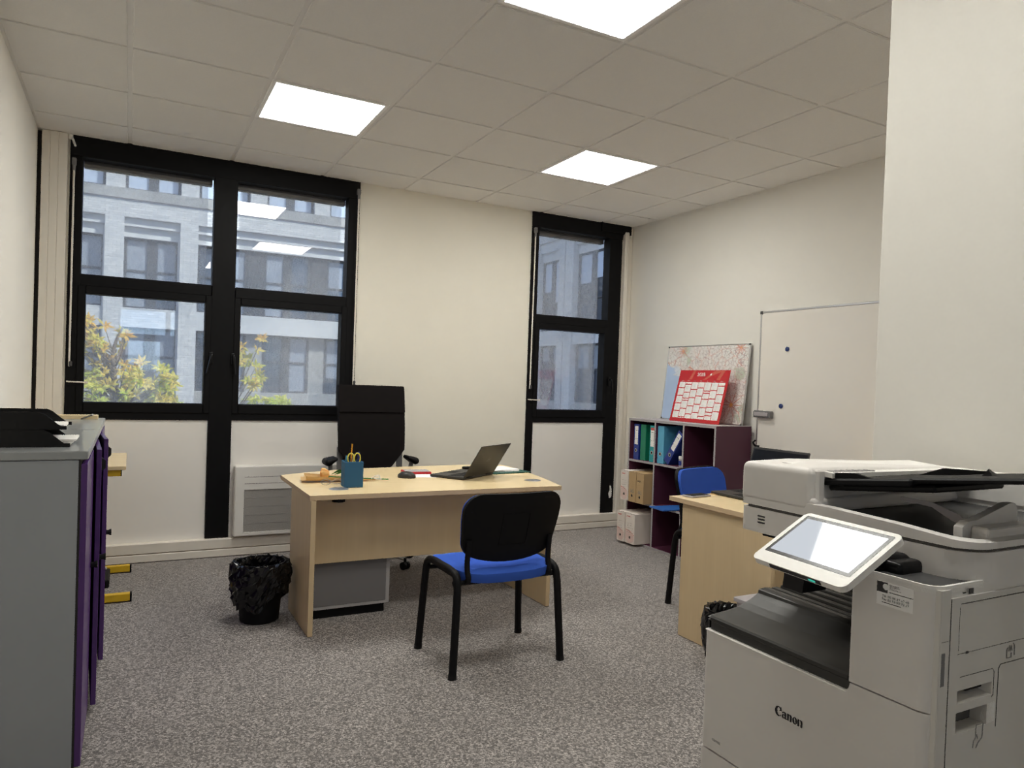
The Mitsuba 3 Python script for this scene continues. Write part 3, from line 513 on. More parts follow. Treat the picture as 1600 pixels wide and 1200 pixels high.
# ------------------------------------------------------------------ things on the maple desk
ZD = 0.757
# laptop
def laptop(t, o, ang, w, d, open_deg, hs, keys=True):
    # local: hinge along x at y=0, keyboard towards -y, lid rises from y=0
    M = lambda m: mv(rotz(m, ang), *o)
    part(t, 'base', M(rbox(0, w, -d, 0.004, 0.002, 0.019, 0.005, 8)), 'm_laptop', smooth=40)
    ks = [cbox(0.02+i*(w-0.04)/14+0.001, 0.02+(i+1)*(w-0.04)/14-0.001, -0.035-(r+1)*0.019+0.001, -0.035-r*0.019-0.001, 0.018, 0.0205, 0.0006) for r in range(5) for i in range(14)]
    part(t, 'keyboard', M(cat(ks)), 'm_black', kind='stuff'); part(t, 'touchpad', M(cbox(w*0.36, w*0.64, -d+0.015, -d+0.085, 0.0185, 0.0195, 0.0005)), 'm_black')
    a = math.radians(open_deg-90)
    lid = rbox(0, w, -0.003, 0.003, 0.0, hs, 0.0028, 8); L = lambda m: M(mv(rot(m, -a, [1, 0, 0]), 0, 0.004, 0.018))
    part(t, 'lid', L(lid), 'm_laptop', smooth=40)
    part(t, 'display', L(bx(0.010, w-0.010, -0.0036, -0.003, 0.016, hs-0.014)), 'm_black_gloss'); part(t, 'hinge', M(cat(cyl((0.04, 0.004, 0.016), (0.10, 0.004, 0.016), 0.006), cyl((w-0.10, 0.004, 0.016), (w-0.04, 0.004, 0.016), 0.006))), 'm_black')
    return L
t = thing('laptop', 'open dark grey laptop on the maple desk, lid towards the camera', 'laptop')
la = math.radians(34.0)+math.pi
L = laptop(t, (2.795, -1.455, ZD), la, 0.385, 0.255, 122, 0.245)
part(t, 'lid_emblem', L(cat(frame(lathe([(0.0155, 0), (0.017, 0), (0.017, 0.0004), (0.0155, 0.0004), (0.0155, 0)], 28), (0.19, 0.0032, 0.125), (1, 0, 0), (0, 0, -1)), frame(ext(affinity.skew(sbox(-0.009, -0.01, -0.006, 0.01), 14), 0.0004), (0.19, 0.0032, 0.125), (-1, 0, 0), (0, 0, 1)), frame(ext(affinity.skew(sbox(0.002, -0.01, 0.005, 0.01), 14), 0.0004), (0.19, 0.0032, 0.125), (-1, 0, 0), (0, 0, 1)))), 'm_mid_grey', label='faint round emblem on the lid')
# blue pencil pot with what stands in it
t = thing('pencil_pot', 'square blue pencil pot on the maple desk', 'pencil pot')
pa, pc = math.radians(-4), (1.737, -1.745)
PM = lambda m: rotz(m, pa, (pc[0], pc[1], 0))
x0, x1, y0, y1 = pc[0]-0.054, pc[0]+0.054, pc[1]-0.054, pc[1]+0.054; hp = 0.148
part(t, 'body', PM(m_of(man_of(rbox(x0, x1, y0, y1, ZD, ZD+hp, 0.003, 8))-man_of(bx(x0+0.006, x1-0.006, y0+0.006, y1-0.006, ZD+0.008, ZD+1)))), 'm_pot_blue')
t = thing('scissors', 'yellow handled scissors standing in the blue pencil pot', 'scissors')
part(t, 'handle', tube([(pc[0]-0.016+0.018*math.cos(q)*1.0, pc[1]-0.020, ZD+0.165+0.029*math.sin(q)) for q in np.linspace(0, 2*np.pi, 20)[:-1]], 0.0042, 8, closed=True), 'm_scissor', smooth=True)
part(t, 'handle', tube([(pc[0]+0.022+0.018*math.cos(q), pc[1]-0.020, ZD+0.165+0.030*math.sin(q)) for q in np.linspace(0, 2*np.pi, 20)[:-1]], 0.0042, 8, closed=True), 'm_scissor', smooth=True)
part(t, 'blade', cat(hull([(pc[0]-0.012, pc[1]-0.021, ZD+0.14), (pc[0]+0.002, pc[1]-0.021, ZD+0.14), (pc[0]+0.006, pc[1]-0.021, ZD+0.012), (pc[0]-0.012, pc[1]-0.019, ZD+0.14), (pc[0]+0.002, pc[1]-0.019, ZD+0.14), (pc[0]+0.006, pc[1]-0.019, ZD+0.012)]), hull([(pc[0]+0.018, pc[1]-0.018, ZD+0.14), (pc[0]+0.004, pc[1]-0.018, ZD+0.14), (pc[0]+0.0, pc[1]-0.018, ZD+0.012), (pc[0]+0.018, pc[1]-0.016, ZD+0.14), (pc[0]+0.004, pc[1]-0.016, ZD+0.14), (pc[0]+0.0, pc[1]-0.016, ZD+0.012)])), 'm_metal')
def pencil(name, label, c, dx, dy, h, lean, m, r=0.0042, tip=None):
    t = thing(name, label, c)
    p0 = V(pc[0]+dx-lean*0.6, pc[1]+dy, ZD+0.009); p1 = V(pc[0]+dx+lean*0.4, pc[1]+dy, ZD+h)
    part(t, 'barrel', tube([p0+(p1-p0)*0.1, (p0+p1)/2, p1], r, 8), m, smooth=40); part(t, 'point', tube([p0, p0+(p1-p0)*0.1], [0.0012, r], 8), tip or m, smooth=40)
pencil('pencil', 'tall orange pencil rising from the blue pencil pot', 'pencil', -0.004, 0.02, 0.245, 0.012, 'm_orange', tip='m_wood_edge')
pencil('pencil', 'short red orange pencil between the scissor handles in the blue pot', 'pencil', -0.008, 0.005, 0.185, 0.004, 'm_orange', tip='m_wood_edge')
pencil('pen', 'blue pen leaning on the left inside the blue pencil pot', 'pen', -0.036, 0.015, 0.178, 0.010, 'm_binder_light', 0.005)
pencil('pen', 'thick dark blue pen at the right inside the blue pencil pot', 'pen', 0.036, 0.0, 0.200, -0.004, 'm_binder_blue', 0.007)
pencil('pen', 'thin white pen in the middle of the blue pencil pot', 'pen', 0.008, 0.022, 0.185, 0.004, 'm_white')
# wrapped flower
t = thing('wrapped_flower', 'single orange rose wrapped in kraft paper lying on the maple desk', 'flower')
fa, fb = V(1.52, -1.50, ZD+0.003), V(2.00, -1.57, ZD+0.003); fd = (fb-fa)/np.linalg.norm(fb-fa); fn = np.cross([0, 0, 1], fd)
def wrap(u, v):
    r = 0.058*(1-u)**0.9+0.008; th = np.pi*(1.02+0.96*v)
    c = fa+fd*(u[..., None]*0.42); zc = r*0.62+0.002
    off = 0.02*(1-u)*np.sin(v*np.pi*3)*0.3
    return c+fn*(r*1.15*np.cos(th))[..., None]+V(0, 0, 1)*(np.maximum(zc+(r*0.62+off)*np.sin(th), 0.001))[..., None]
m, _ = grid(wrap, 20, 16); part(t, 'paper_wrap', m, 'm_wrap', smooth=True)
def wrap2(u, v):
    s = (v-0.5)*2; r = 0.075*(1-u)+0.008
    return fa+fd*(u[..., None]*0.40-0.02)+fn*(0.02+s*r)[..., None]+V(0, 0, 1)*(0.003+0.010*(1-u)*np.abs(s)**3+0.003*np.sin(u*9+s*4)**2)[..., None]
m, _ = grid(wrap2, 14, 10); part(t, 'paper_sheet', m, 'm_wrap', smooth=True)
ro = fa+fd*0.12+V(0, 0, 0.046); pet = []
for i in range(14):
    a = i*2.4; rr = 0.009+0.0016*i
    def ptl(u, v, a=a, rr=rr, i=i):
        q = a+(u-0.5)*1.9; ax = -0.012+0.045*v-0.010*(i/14)
        rad = rr*(0.55+0.7*np.sin(np.clip(v*1.9, 0, np.pi)))
        return ro-fd*ax[..., None]+fn*(rad*np.cos(q))[..., None]+V(0, 0, 1)*(rad*np.sin(q))[..., None]
    pet.append(grid(ptl, 6, 6)[0])
part(t, 'rose', cat(pet), 'm_petal', smooth=True)
part(t, 'stem', tube([fa+fd*0.13+V(0, 0, 0.028), fa+fd*0.30+V(0, 0, 0.016), fa+fd*0.50+V(0, 0, 0.006)], 0.0032, 8), 'm_leaf_green')
for i in range(7):
    b0 = fa+fd*(0.15+0.018*i)+V(0, 0, 0.024); sd = (-1)**i
    def lf(u, v, b0=b0, sd=sd):
        w = 0.019*np.sin(np.pi*u)*(v-0.5)*2
        return b0+fd*(u[..., None]*0.075+w[..., None]*0.5)+fn*(sd*(0.006+u*0.020)-w*0.4)[..., None]+V(0, 0, 1)*(0.012+0.022*np.sin(u*2.2)+w*0.6)[..., None]
    part(t, 'leaf', grid(lf, 8, 2)[0], 'm_leaf_green', smooth=True)
part(t, 'ribbon', cat([tube([fa+fd*0.395+fn*0.012*math.cos(q)+V(0, 0, 0.010+0.008*math.sin(q)) for q in np.linspace(0, 2*np.pi, 12)[:-1]], 0.0025, 6, closed=True)]+[tube(smooth_path([fa+fd*0.40+V(0, 0, 0.014), fa+fd*(0.43+0.01*s)+fn*0.020*s+V(0, 0, 0.030), fa+fd*0.45+fn*0.03*s+V(0, 0, 0.010), fa+fd*0.41+V(0, 0, 0.012)], 5), 0.003, 6) for s in (-1, 1)]), 'm_paper', smooth=True)
# glasses
t = thing('eyeglasses', 'thin rimmed eyeglasses lying folded on the desk before the kraft wrapped rose', 'glasses')
gc = V(1.60, -1.69, ZD+0.004)
part(t, 'rim', tube([gc+V(0.026*math.cos(q), 0.006*math.sin(q)*0.5, 0.017+0.016*math.sin(q)) for q in np.linspace(0, 2*np.pi, 18)[:-1]], 0.0019, 6, closed=True), 'm_print_grey'); part(t, 'rim', tube([gc+V(0.066+0.026*math.cos(q), 0.006*math.sin(q)*0.5, 0.017+0.016*math.sin(q)) for q in np.linspace(0, 2*np.pi, 18)[:-1]], 0.0019, 6, closed=True), 'm_metal')
part(t, 'bridge', tube([gc+V(0.026, 0, 0.02), gc+V(0.033, 0.002, 0.024), gc+V(0.040, 0, 0.02)], 0.0012, 6), 'm_metal')
part(t, 'temple', tube(smooth_path([gc+V(-0.027, 0, 0.02), gc+V(-0.02, 0.02, 0.012), gc+V(0.06, 0.03, 0.004), gc+V(0.09, 0.032, 0.002)], 5), 0.0014, 6), 'm_print_grey'); part(t, 'temple', tube(smooth_path([gc+V(0.093, 0, 0.02), gc+V(0.088, 0.025, 0.02), gc+V(0.02, 0.042, 0.016), gc+V(-0.01, 0.045, 0.006)], 5), 0.0014, 6), 'm_print_grey')
# mouse
t = thing('computer_mouse', 'black wireless mouse on the maple desk left of the laptop', 'mouse')
ms = trimesh.creation.icosphere(3, 1.0); v = ms.vertices; v[:, 2] = np.maximum(v[:, 2], -0.25); ms.vertices = v*[0.038, 0.060, 0.034]; ms = mv(rotz(ms, 0.9), 2.17, -1.47, ZD+0.0085)
part(t, 'shell', ms, 'm_laptop', smooth=True); part(t, 'scroll_wheel', mv(rotz(rot(lathe([(0, -0.003), (0.008, -0.003), (0.008, 0.003), (0, 0.003)], 16), math.pi/2, [0, 1, 0]), 0.9), 2.17-0.022, -1.47+0.018, ZD+0.031), 'm_black')
t = thing('notebook', 'thin dark red notebook with a grey top behind the mouse', 'notebook'); part(t, 'cover', rotz(cbox(2.22, 2.40, -1.33, -1.19, ZD+0.0008, ZD+0.016, 0.002), -0.12, (2.3, -1.26, 0)), 'm_red'); part(t, 'top_sheet', rotz(cbox(2.23, 2.395, -1.325, -1.20, ZD+0.016, ZD+0.0185, 0.0008), -0.12, (2.3, -1.26, 0)), 'm_shelf_grey')
t = uniq('paper_sheet'); labels[t] = {'label': 'loose white sheet of paper on the desk between notebook and laptop', 'category': 'paper'}; sole(t, rotz(cbox(2.25, 2.46, -1.50, -1.34, ZD, ZD+0.001, 0.0002), -0.25, (2.35, -1.42, 0)), 'm_paper')
t = thing('document_folder', 'dark green document folder with white papers at the right rear corner of the desk', 'folder')
FM = lambda m: mv(rotz(m, 0.15, (2.93, -1.33, 0)), 0.02, 0.02, 0.0006)
part(t, 'cover', FM(cbox(2.77, 3.09, -1.45, -1.20, ZD, ZD+0.006, 0.001)), 'm_folder_green')
t2 = uniq('paper_stack'); labels[t2] = {'label': 'white papers lying on the dark green folder behind the laptop', 'category': 'papers'}
sole(t2, cat([rotz(cbox(2.80+0.004*i, 3.05+0.003*i, -1.37, -1.17, ZD+0.0062+0.003*i, ZD+0.0062+0.003*i+0.0028, 0.0005), 0.08+0.05*i, (2.9, -1.3, 0)) for i in range(4)]), 'm_paper')
t = thing('webcam', 'small black webcam like gadget standing behind the open laptop', 'webcam'); part(t, 'foot', lathe([(0, 0), (0.022, 0), (0.018, 0.008), (0.006, 0.014), (0.006, 0.02), (0, 0.02)], 18).apply_translation([2.70, -1.22, ZD]), 'm_black', smooth=40); part(t, 'head', rbox(2.67, 2.73, -1.235, -1.205, ZD+0.012, ZD+0.032, 0.009, 10), 'm_black', smooth=40)
# ------------------------------------------------------------------ visitor chairs (blue seat, black shell, tubular frame); local: seat faces +y, origin on the floor at its centre
def visitor_chair(label, M):
    t = thing('visitor_chair', label, 'chair', None)
    W = 0.285; yf, yr = 0.215, -0.225
    def leg(s, y, name):
        top_y = y*0.80
        pts = smooth_path([(s*(W+0.012), y, 0.0), (s*(W-0.004), y*0.93, 0.30), (s*(W-0.010), y*0.89, 0.42), (s*(W-0.013), y*0.78, 0.468), (s*(W-0.013), y*0.45, 0.482), (s*(W-0.013), 0.0, 0.482)], 6)
        q = part(t, 'leg', M(tube(pts, 0.0185, 12)), 'm_black', smooth=40)
        part(q, 'foot_cap', M(cyl((s*(W+0.012), y, 0.0), (s*(W+0.011), y*0.985, 0.022), 0.0205, 12)), 'm_black_gloss', smooth=40)
    for s in (-1, 1): leg(s, yf, 'front'); leg(s, yr, 'rear')
    part(t, 'cross_bar', M(cyl((-W+0.01, yf*0.72, 0.435), (W-0.01, yf*0.72, 0.435), 0.011)), 'm_black', smooth=40); part(t, 'cross_bar', M(cyl((-W-0.004, yr*0.80, 0.435), (W+0.004, yr*0.80, 0.435), 0.012)), 'm_black', smooth=40)
    def seat(u, v):
        x = (u-0.5)*2; y = (v-0.5)*2
        k = (np.abs(x)**5+np.abs(y)**5)**0.2; sq = 1/np.maximum(1, k/np.maximum(np.maximum(np.abs(x), np.abs(y)), 1e-6))
        X, Y = x*sq*0.262, y*sq*0.225
        return np.stack([X, Y, 0.482+0.018*(1-np.clip(k, 0, 1)**6)+0.014*x*x-0.012*np.clip(-y-0.2, 0, 1)-0.018*np.clip(y-0.4, 0, 1)], -1)
    a, _ = grid(seat, 24, 24); vb = np.asarray(a.vertices).copy(); vb[:, 2] -= 0.045; vb[:, :2] *= 0.97
    def rimfaces(n):
        idx = [i*(n+1) for i in range(n+1)]+[n*(n+1)+j for j in range(1, n+1)]+[i*(n+1)+n for i in range(n-1, -1, -1)]+[j for j in range(n-1, 0, -1)]
        return idx
    idx = rimfaces(24); n0 = len(vb); f = list(a.faces)+[[q[0]+n0, q[2]+n0, q[1]+n0] for q in a.faces]
    for i in range(len(idx)): p, q = idx[i], idx[(i+1) % len(idx)]; f += [[p, p+n0, q+n0], [p, q+n0, q]]
    part(t, 'seat', M(trimesh.Trimesh(np.vstack([a.vertices, vb]), f, process=False)), 'm_blue_fabric', smooth=50)
    part(t, 'seat_pan', M(rbox(-0.235, 0.235, -0.19, 0.19, 0.425, 0.448, 0.01, 8)), 'm_black')
    # backrest: shield outline, bowed in plan, leaning back
    out = Polygon([(-0.246, 0.02), (-0.262, 0.15), (-0.268, 0.285), (0.268, 0.285), (0.262, 0.15), (0.246, 0.02)]).union(Polygon([(0.246*math.sin(q), 0.021-0.075*math.cos(q)) for q in np.linspace(-math.pi/2, math.pi/2, 16)])).buffer(-0.085, quad_segs=10).buffer(0.085, quad_segs=10)
    def panel(poly, th, off):
        m = ext(poly, th, off)
        while True:
            v = np.asarray(m.vertices); e = v[m.edges_unique]; L = np.linalg.norm(e[:, 0]-e[:, 1], axis=1)
            if L.max() < 0.06: break
            m = trimesh.Trimesh(*trimesh.remesh.subdivide_to_size(m.vertices, m.faces, 0.055)[:2], process=False); break
        v = np.asarray(m.vertices).copy()
        X, Z, D = v[:, 0], v[:, 1], v[:, 2]
        Y = yr+0.035-0.30*(Z-0.0)*1.0+D+0.62*X*X+0.25*(Z-0.12)**2
        m.vertices = np.stack([X, Y, 0.575+Z*1.02], -1)
        if np.linalg.det(np.array([[1, 0, 0], [0, 0, 1], [0, 1, 0]])) < 0: m.invert()
        return m
    part(t, 'back_shell', M(panel(out, 0.022, -0.022)), 'm_black', smooth=45)
    part(t, 'back_pad', M(panel(out.buffer(-0.006), 0.022, 0.0)), 'm_blue_fabric', smooth=45)
    part(t, 'shell_ridge', M(panel(sbox(-0.075, 0.03, 0.075, 0.19).difference(sbox(-0.071, 0.034, 0.071, 0.186)), 0.003, -0.0245)), 'm_black')
    for s in (-1, 1):
        part(t, 'back_upright', M(tube(smooth_path([(s*0.215, yr*0.55, 0.437), (s*0.222, yr+0.02, 0.45), (s*0.224, yr+0.035, 0.52), (s*0.222, yr+0.022, 0.64)], 5), 0.0135, 10)), 'm_black', smooth=40)
    return t
def frame_at(x, y, a): return lambda m: mv(rotz(m, a), x, y)
visitor_chair('blue seated visitor chair with black back shell before the central maple desk', frame_at(2.232, -2.600, 0.015))
visitor_chair('visitor chair with blue padded backrest behind the right desk', frame_at(4.03, -2.42, math.pi+0.24))
# ------------------------------------------------------------------ executive chair
t = thing('office_chair', 'tall black executive swivel chair behind the maple desk below the window', 'office chair')
cx, cy = 2.237, -0.62
def cback(poly, th, off, lean=0.10):
    m = ext(poly, th, off); m = trimesh.Trimesh(*trimesh.remesh.subdivide_to_size(m.vertices, m.faces, 0.07)[:2], process=False)
    v = np.asarray(m.vertices).copy(); X, Z, D = v[:, 0], v[:, 1], v[:, 2]
    Y = cy+0.18+lean*(Z-0.5)/0.8-D-0.45*X*X*0.6-0.035*np.sin((Z-0.55)*3.4)
    m.vertices = np.stack([cx+X, Y, Z], -1); return m
bp = Polygon([(-0.254, 0.84), (-0.258, 1.0), (-0.257, 1.335), (0.257, 1.335), (0.258, 1.0), (0.254, 0.84), (0.15, 0.70), (0.14, 0.5), (-0.14, 0.5), (-0.15, 0.70)]).buffer(-0.012).buffer(0.012)
part(t, 'backrest', cback(bp.intersection(sbox(-1, 0, 1, 1.128)), 0.055, 0.0), 'm_black_fabric', smooth=45)
part(t, 'headrest', cback(bp.intersection(sbox(-1, 1.130, 1, 2)), 0.066, 0.0), 'm_black_fabric', smooth=45)
part(t, 'back_frame', cat(cback(sbox(-0.257, 0.55, -0.215, 0.86), 0.02, -0.022), cback(sbox(0.215, 0.55, 0.257, 0.86), 0.02, -0.022)), 'm_mid_grey')
part(t, 'seat', rbox(cx-0.25, cx+0.25, cy-0.27, cy+0.22, 0.43, 0.53, 0.035, 12), 'm_black_fabric', smooth=50)
ca = cx-0.05
for s in (-1, 1):
    a = part(t, 'armrest', tube(smooth_path([(cx+s*0.25, cy+0.04, 0.47), (ca+s*0.30, cy+0.03, 0.50), (ca+s*0.305, cy-0.02, 0.70), (ca+s*0.31, cy-0.03, 0.765)], 5), 0.016, 10), 'm_mid_grey', smooth=40)
    pad = rot(m_of(m3.Manifold.batch_hull([m3.Manifold.sphere(r, 12).translate([ca+s*0.31+dx, cy+dy, 0.782]) for dx, r in ((s*0.024, 0.026), (-s*0.034, 0.014)) for dy in (-0.07, 0.03)])), s*0.42, [0, 1, 0], (ca+s*0.31, cy, 0.785)); part(a, 'arm_pad', pad, 'm_black', smooth=45)
part(t, 'gas_lift', cat(cyl((cx, cy, 0.10), (cx, cy, 0.30), 0.028), cyl((cx, cy, 0.28), (cx, cy, 0.44), 0.016)), 'm_black', smooth=40)
for i in range(5):
    q = -1.05+i*2*math.pi/5; d = V(math.cos(q), math.sin(q), 0)
    p0, p1 = V(cx, cy, 0.11)+d*0.02, V(cx, cy, 0.075)+d*0.30
    L = part(t, 'base_arm', tube([p0, (p0+p1)/2+V(0, 0, 0.008), p1], [0.024, 0.019, 0.014], 10), 'm_alu', smooth=40)
    n = np.cross(d, [0, 0, 1]); c = V(cx, cy, 0.030)+d*0.305
    part(L, 'caster', cat(cyl(c-n*0.026, c-n*0.006, 0.029, 18), cyl(c+n*0.006, c+n*0.026, 0.029, 18), cyl(c+V(0, 0, 0.0), c+V(0, 0, 0.055), 0.009, 8)), 'm_black_gloss', smooth=40)
# ------------------------------------------------------------------ waste bins with liners
def waste_bin(label, x, y, h, rt, rb, seed, extra=1.0):
    t = thing('waste_bin', label, 'bin')
    part(t, 'bucket', lathe([(0, 0.002), (rb-0.01, 0.002), (rb, 0.008), (rt, h), (rt-0.004, h), (rb-0.004, 0.012), (0, 0.012)], 36).apply_translation([x, y, 0]), 'm_black', smooth=40)
    def bag(u, v):
        th = v*2*np.pi; k = u*1.0
        # outside skirt then over the rim and down inside
        s = np.clip(k/0.6, 0, 1); i = np.clip((k-0.6)/0.4, 0, 1)
        low = 0.125+0.045*np.sin(2*th+seed)+0.02*np.sin(5*th+1)
        z = np.where(k < 0.6, low+(h+0.008-low)*s, h+0.008-i*0.16)
        rbase = rb+(rt-rb)*np.clip(z/h, 0, 1)
        P = np.stack([np.cos(th+z*4.0)*2.2+seed, np.sin(th+z*4.0)*2.2, z*13], -1)
        fold = np.abs(meshkit.noise(P*1.25, seed)-0.5)*2; fine = np.abs(meshkit.noise(P*np.array([3.6, 3.6, 2.0])+meshkit.noise(P*2, 5)[..., None]*1.5, seed+3)-0.5)*2
        puff = np.sin(np.clip(s, 0, 1)*np.pi)*0.016
        r = np.where(k < 0.6, rbase+0.006+puff+0.024*extra*(1-fold)*(0.5+0.5*(1-s))+0.009*fine, rbase-0.004-0.018*i-0.014*fold*(i > 0)-0.006*fine*i)
        z = z+np.where((k > 0.5) & (k < 0.7), 0.010*(fold-0.5), 0)
        return np.stack([x+r*np.cos(th), y+r*np.sin(th), z], -1)
    m, _ = grid(bag, 24, 66)
    rg = np.random.default_rng(seed); v = np.asarray(m.vertices).copy(); nv = 67
    jit = rg.normal(0, 1, (25, 66, 3))*np.array([0.0045, 0.0045, 0.006])*(0.35+0.65*extra); jit = np.concatenate([jit, jit[:, :1]], 1).reshape(-1, 3); m.vertices = v+jit
    part(t, 'bin_liner', m, 'm_bag', smooth=22)
    return t
waste_bin('black waste bin with a crumpled black liner beside the left leg of the maple desk', 1.262, -1.63, 0.335, 0.135, 0.105, 3)
waste_bin('black lined waste bin half hidden between photocopier and right desk', 3.165, -3.345, 0.335, 0.112, 0.09, 5, 0.4)
t = thing('crumpled_paper', 'crumpled white paper in the bin behind the photocopier', 'paper ball'); s = trimesh.creation.icosphere(3, 0.035); s.vertices = s.vertices*(0.75+0.5*meshkit.noise(np.asarray(s.vertices)*60, 2)[:, None]); part(t, 'ball', mv(s, 3.15, -3.36, 0.275), 'm_paper')
t = thing('storage_unit', 'low light grey unit standing behind the photocopier next to the bin', 'drawer unit'); part(t, 'body', cbox(3.02, 3.40, -4.05, -3.52, 0.03, 0.44, 0.003), 'm_shelf_grey'); part(t, 'top', cbox(3.01, 3.41, -4.06, -3.51, 0.44, 0.46, 0.003), 'm_shelf_grey'); part(t, 'plinth', bx(3.05, 3.37, -4.02, -3.55, 0, 0.03), 'm_black')
# ------------------------------------------------------------------ cabinets on the left with purple doors
def cabinet(label, y0, y1, open_near, ajar):
    t = thing('cabinet', label, 'cabinet'); ht = 1.11
    part(t, 'carcass', cat(cbox(0.015, 0.440, y0+0.004, y0+0.024, 0.03, 1.079, 0.002), cbox(0.015, 0.440, y1-0.024, y1-0.004, 0.03, 1.079, 0.002), bx(0.015, 0.03, y0+0.02, y1-0.02, 0.03, 1.079), bx(0.03, 0.43, y0+0.02, y1-0.02, 0.05, 0.07), bx(0.03, 0.42, y0+0.02, y1-0.02, 0.55, 0.57), bx(0.03, 0.43, y0+0.02, y1-0.02, 1.06, 1.078)), 'm_cab_grey')
    part(t, 'gap_strip', bx(0.437, 0.447, y0+0.008, y1-0.008, 0.03, 1.08), 'm_gap')
    part(t, 'top', cbox(0.010, 0.468, y0, y1-0.002, 1.081, ht, 0.003), 'm_cab_top')
    part(t, 'plinth', bx(0.03, 0.43, y0+0.02, y1-0.02, 0, 0.05), 'm_gap')
    ym = (y0+y1)/2
    def door(a, b, ang, hinge):
        m = cbox(0.447, 0.466, a+0.003, b-0.003, 0.035, 1.066, 0.002); M = lambda q: rotz(q, ang, (0.447, hinge, 0))
        d = part(t, 'door', M(m), 'm_purple')
        ye = a+0.06 if hinge == b else b-0.06
        part(d, 'lock_knob', M(cat(cyl((0.466, ye, 0.62), (0.485, ye, 0.62), 0.011, 14), cyl((0.482, ye, 0.62), (0.490, ye, 0.62), 0.014, 14))), 'm_black_gloss', smooth=40)
        return d, M, ye
    if open_near: door(y0, ym, 0.0, y0); d, M, ye = door(ym, y1, ajar, y1)
    else: door(ym, y1, 0.0, y1); d, M, ye = door(y0, ym, ajar, ym)
    part(d, 'pull_handle', M(hull([(0.466, ye-0.012, 0.97), (0.466, ye+0.012, 0.97), (0.466, ye-0.012, 1.03), (0.466, ye+0.012, 1.03), (0.482, ye, 0.985), (0.482, ye, 1.015)])), 'm_black_gloss')
    return t
cabinet('grey metal cabinet with purple doors nearest the camera on the left, letter trays on top', -3.07, -2.065, True, 0.055)
cabinet('second grey cabinet with purple doors on the left, next to the window wall side', -2.06, -1.14, False, 0.085)
def letter_tray(label, z, x0=0.08, dx=0.0):
    t = thing('letter_tray', label, 'letter tray', None)
    y0, y1 = -2.92, -2.66
    side = Polygon([(x0, 0), (x0+0.325, 0), (x0+0.300, 0.018), (x0+0.262, 0.052), (x0+0.245, 0.060), (x0, 0.060)])
    for y in (y0, y1): part(t, 'side_wall', mv(frame(ext(side, 0.003), (0, 0, z), (1, 0, 0), (0, 0, 1), (0, 1, 0)), dx, y), 'm_black_gloss')
    part(t, 'floor', bx(x0+dx, x0+0.315+dx, y0, y1, z+0.002, z+0.005), 'm_black_gloss'); part(t, 'back_wall', bx(x0+dx, x0+dx+0.003, y0, y1, z, z+0.06), 'm_black_gloss')
    part(t, 'stacking_foot', cat(bx(x0+dx+0.29, x0+dx+0.325, y0, y0+0.012, z, z+0.012), bx(x0+dx+0.29, x0+dx+0.325, y1-0.009, y1+0.003, z, z+0.012)), 'm_black_gloss')
lt = [letter_tray('lower black plastic letter tray on the grey cabinet with papers sticking out', 1.1105), letter_tray('upper black plastic letter tray stacked on the lower one on the cabinet', 1.1715, dx=-0.012)]
k = uniq('paper_stack'); labels[k] = {'label': 'white papers sticking out of the lower black letter tray', 'category': 'papers'}; sole(k, cat([bx(0.12, 0.405+0.008*i, -2.90, -2.69-0.004*i, 1.116+0.007*i, 1.116+0.007*i+0.006) for i in range(3)]), 'm_paper')
k = uniq('paper_stack'); labels[k] = {'label': 'thin stack of papers inside the upper black letter tray', 'category': 'papers'}; sole(k, bx(0.10, 0.385, -2.90, -2.70, 1.177, 1.1865), 'm_paper')
t = thing('wooden_board', 'small light wood board lying on the far cabinet under the window', 'board'); part(t, 'board', cbox(0.20, 0.435, -1.30, -1.19, 1.1105, 1.131, 0.001), 'm_wood')
t = thing('pen', 'black pen lying on the far end of the cabinet top', 'pen'); part(t, 'barrel', cyl((0.36, -1.36, 1.1155), (0.405, -1.31, 1.1335), 0.004, 8), 'm_black_gloss'); part(t, 'cap', cyl((0.405, -1.31, 1.1335), (0.412, -1.303, 1.137), 0.0052, 8), 'm_alu')
# table with yellow legs behind the cabinets
t = thing('table', 'light wood table on yellow legs behind the purple cabinet by the window', 'table')
part(t, 'tabletop', cbox(0.02, 0.578, -1.04, -0.25, 0.795, 0.818, 0.002), 'm_wood')
for y in (-1.00, -0.29):
    part(t, 'top_rail', cbox(0.06, 0.552, y-0.02, y+0.02, 0.757, 0.795, 0.002), 'm_yellow'); part(t, 'end_cap', cbox(0.551, 0.556, y-0.02, y+0.02, 0.757, 0.795, 0.001), 'm_black')
    f = part(t, 'foot', cbox(0.06, 0.622, y-0.022, y+0.022, 0.008, 0.052, 0.003), 'm_yellow'); part(f, 'foot_cap', cbox(0.615, 0.626, y-0.023, y+0.023, 0.004, 0.053, 0.002), 'm_black')
    part(t, 'leg', cbox(0.20, 0.26, y-0.018, y+0.018, 0.05, 0.76, 0.002), 'm_yellow')
t = thing('power_strip', 'dark power block on the carpet between the yellow table feet', 'power strip'); part(t, 'body', cbox(0.42, 0.50, -0.66, -0.34, 0.0, 0.05, 0.006), 'm_black'); part(t, 'socket', cbox(0.44, 0.48, -0.38, -0.345, 0.05, 0.064, 0.003), 'm_shelf_grey')
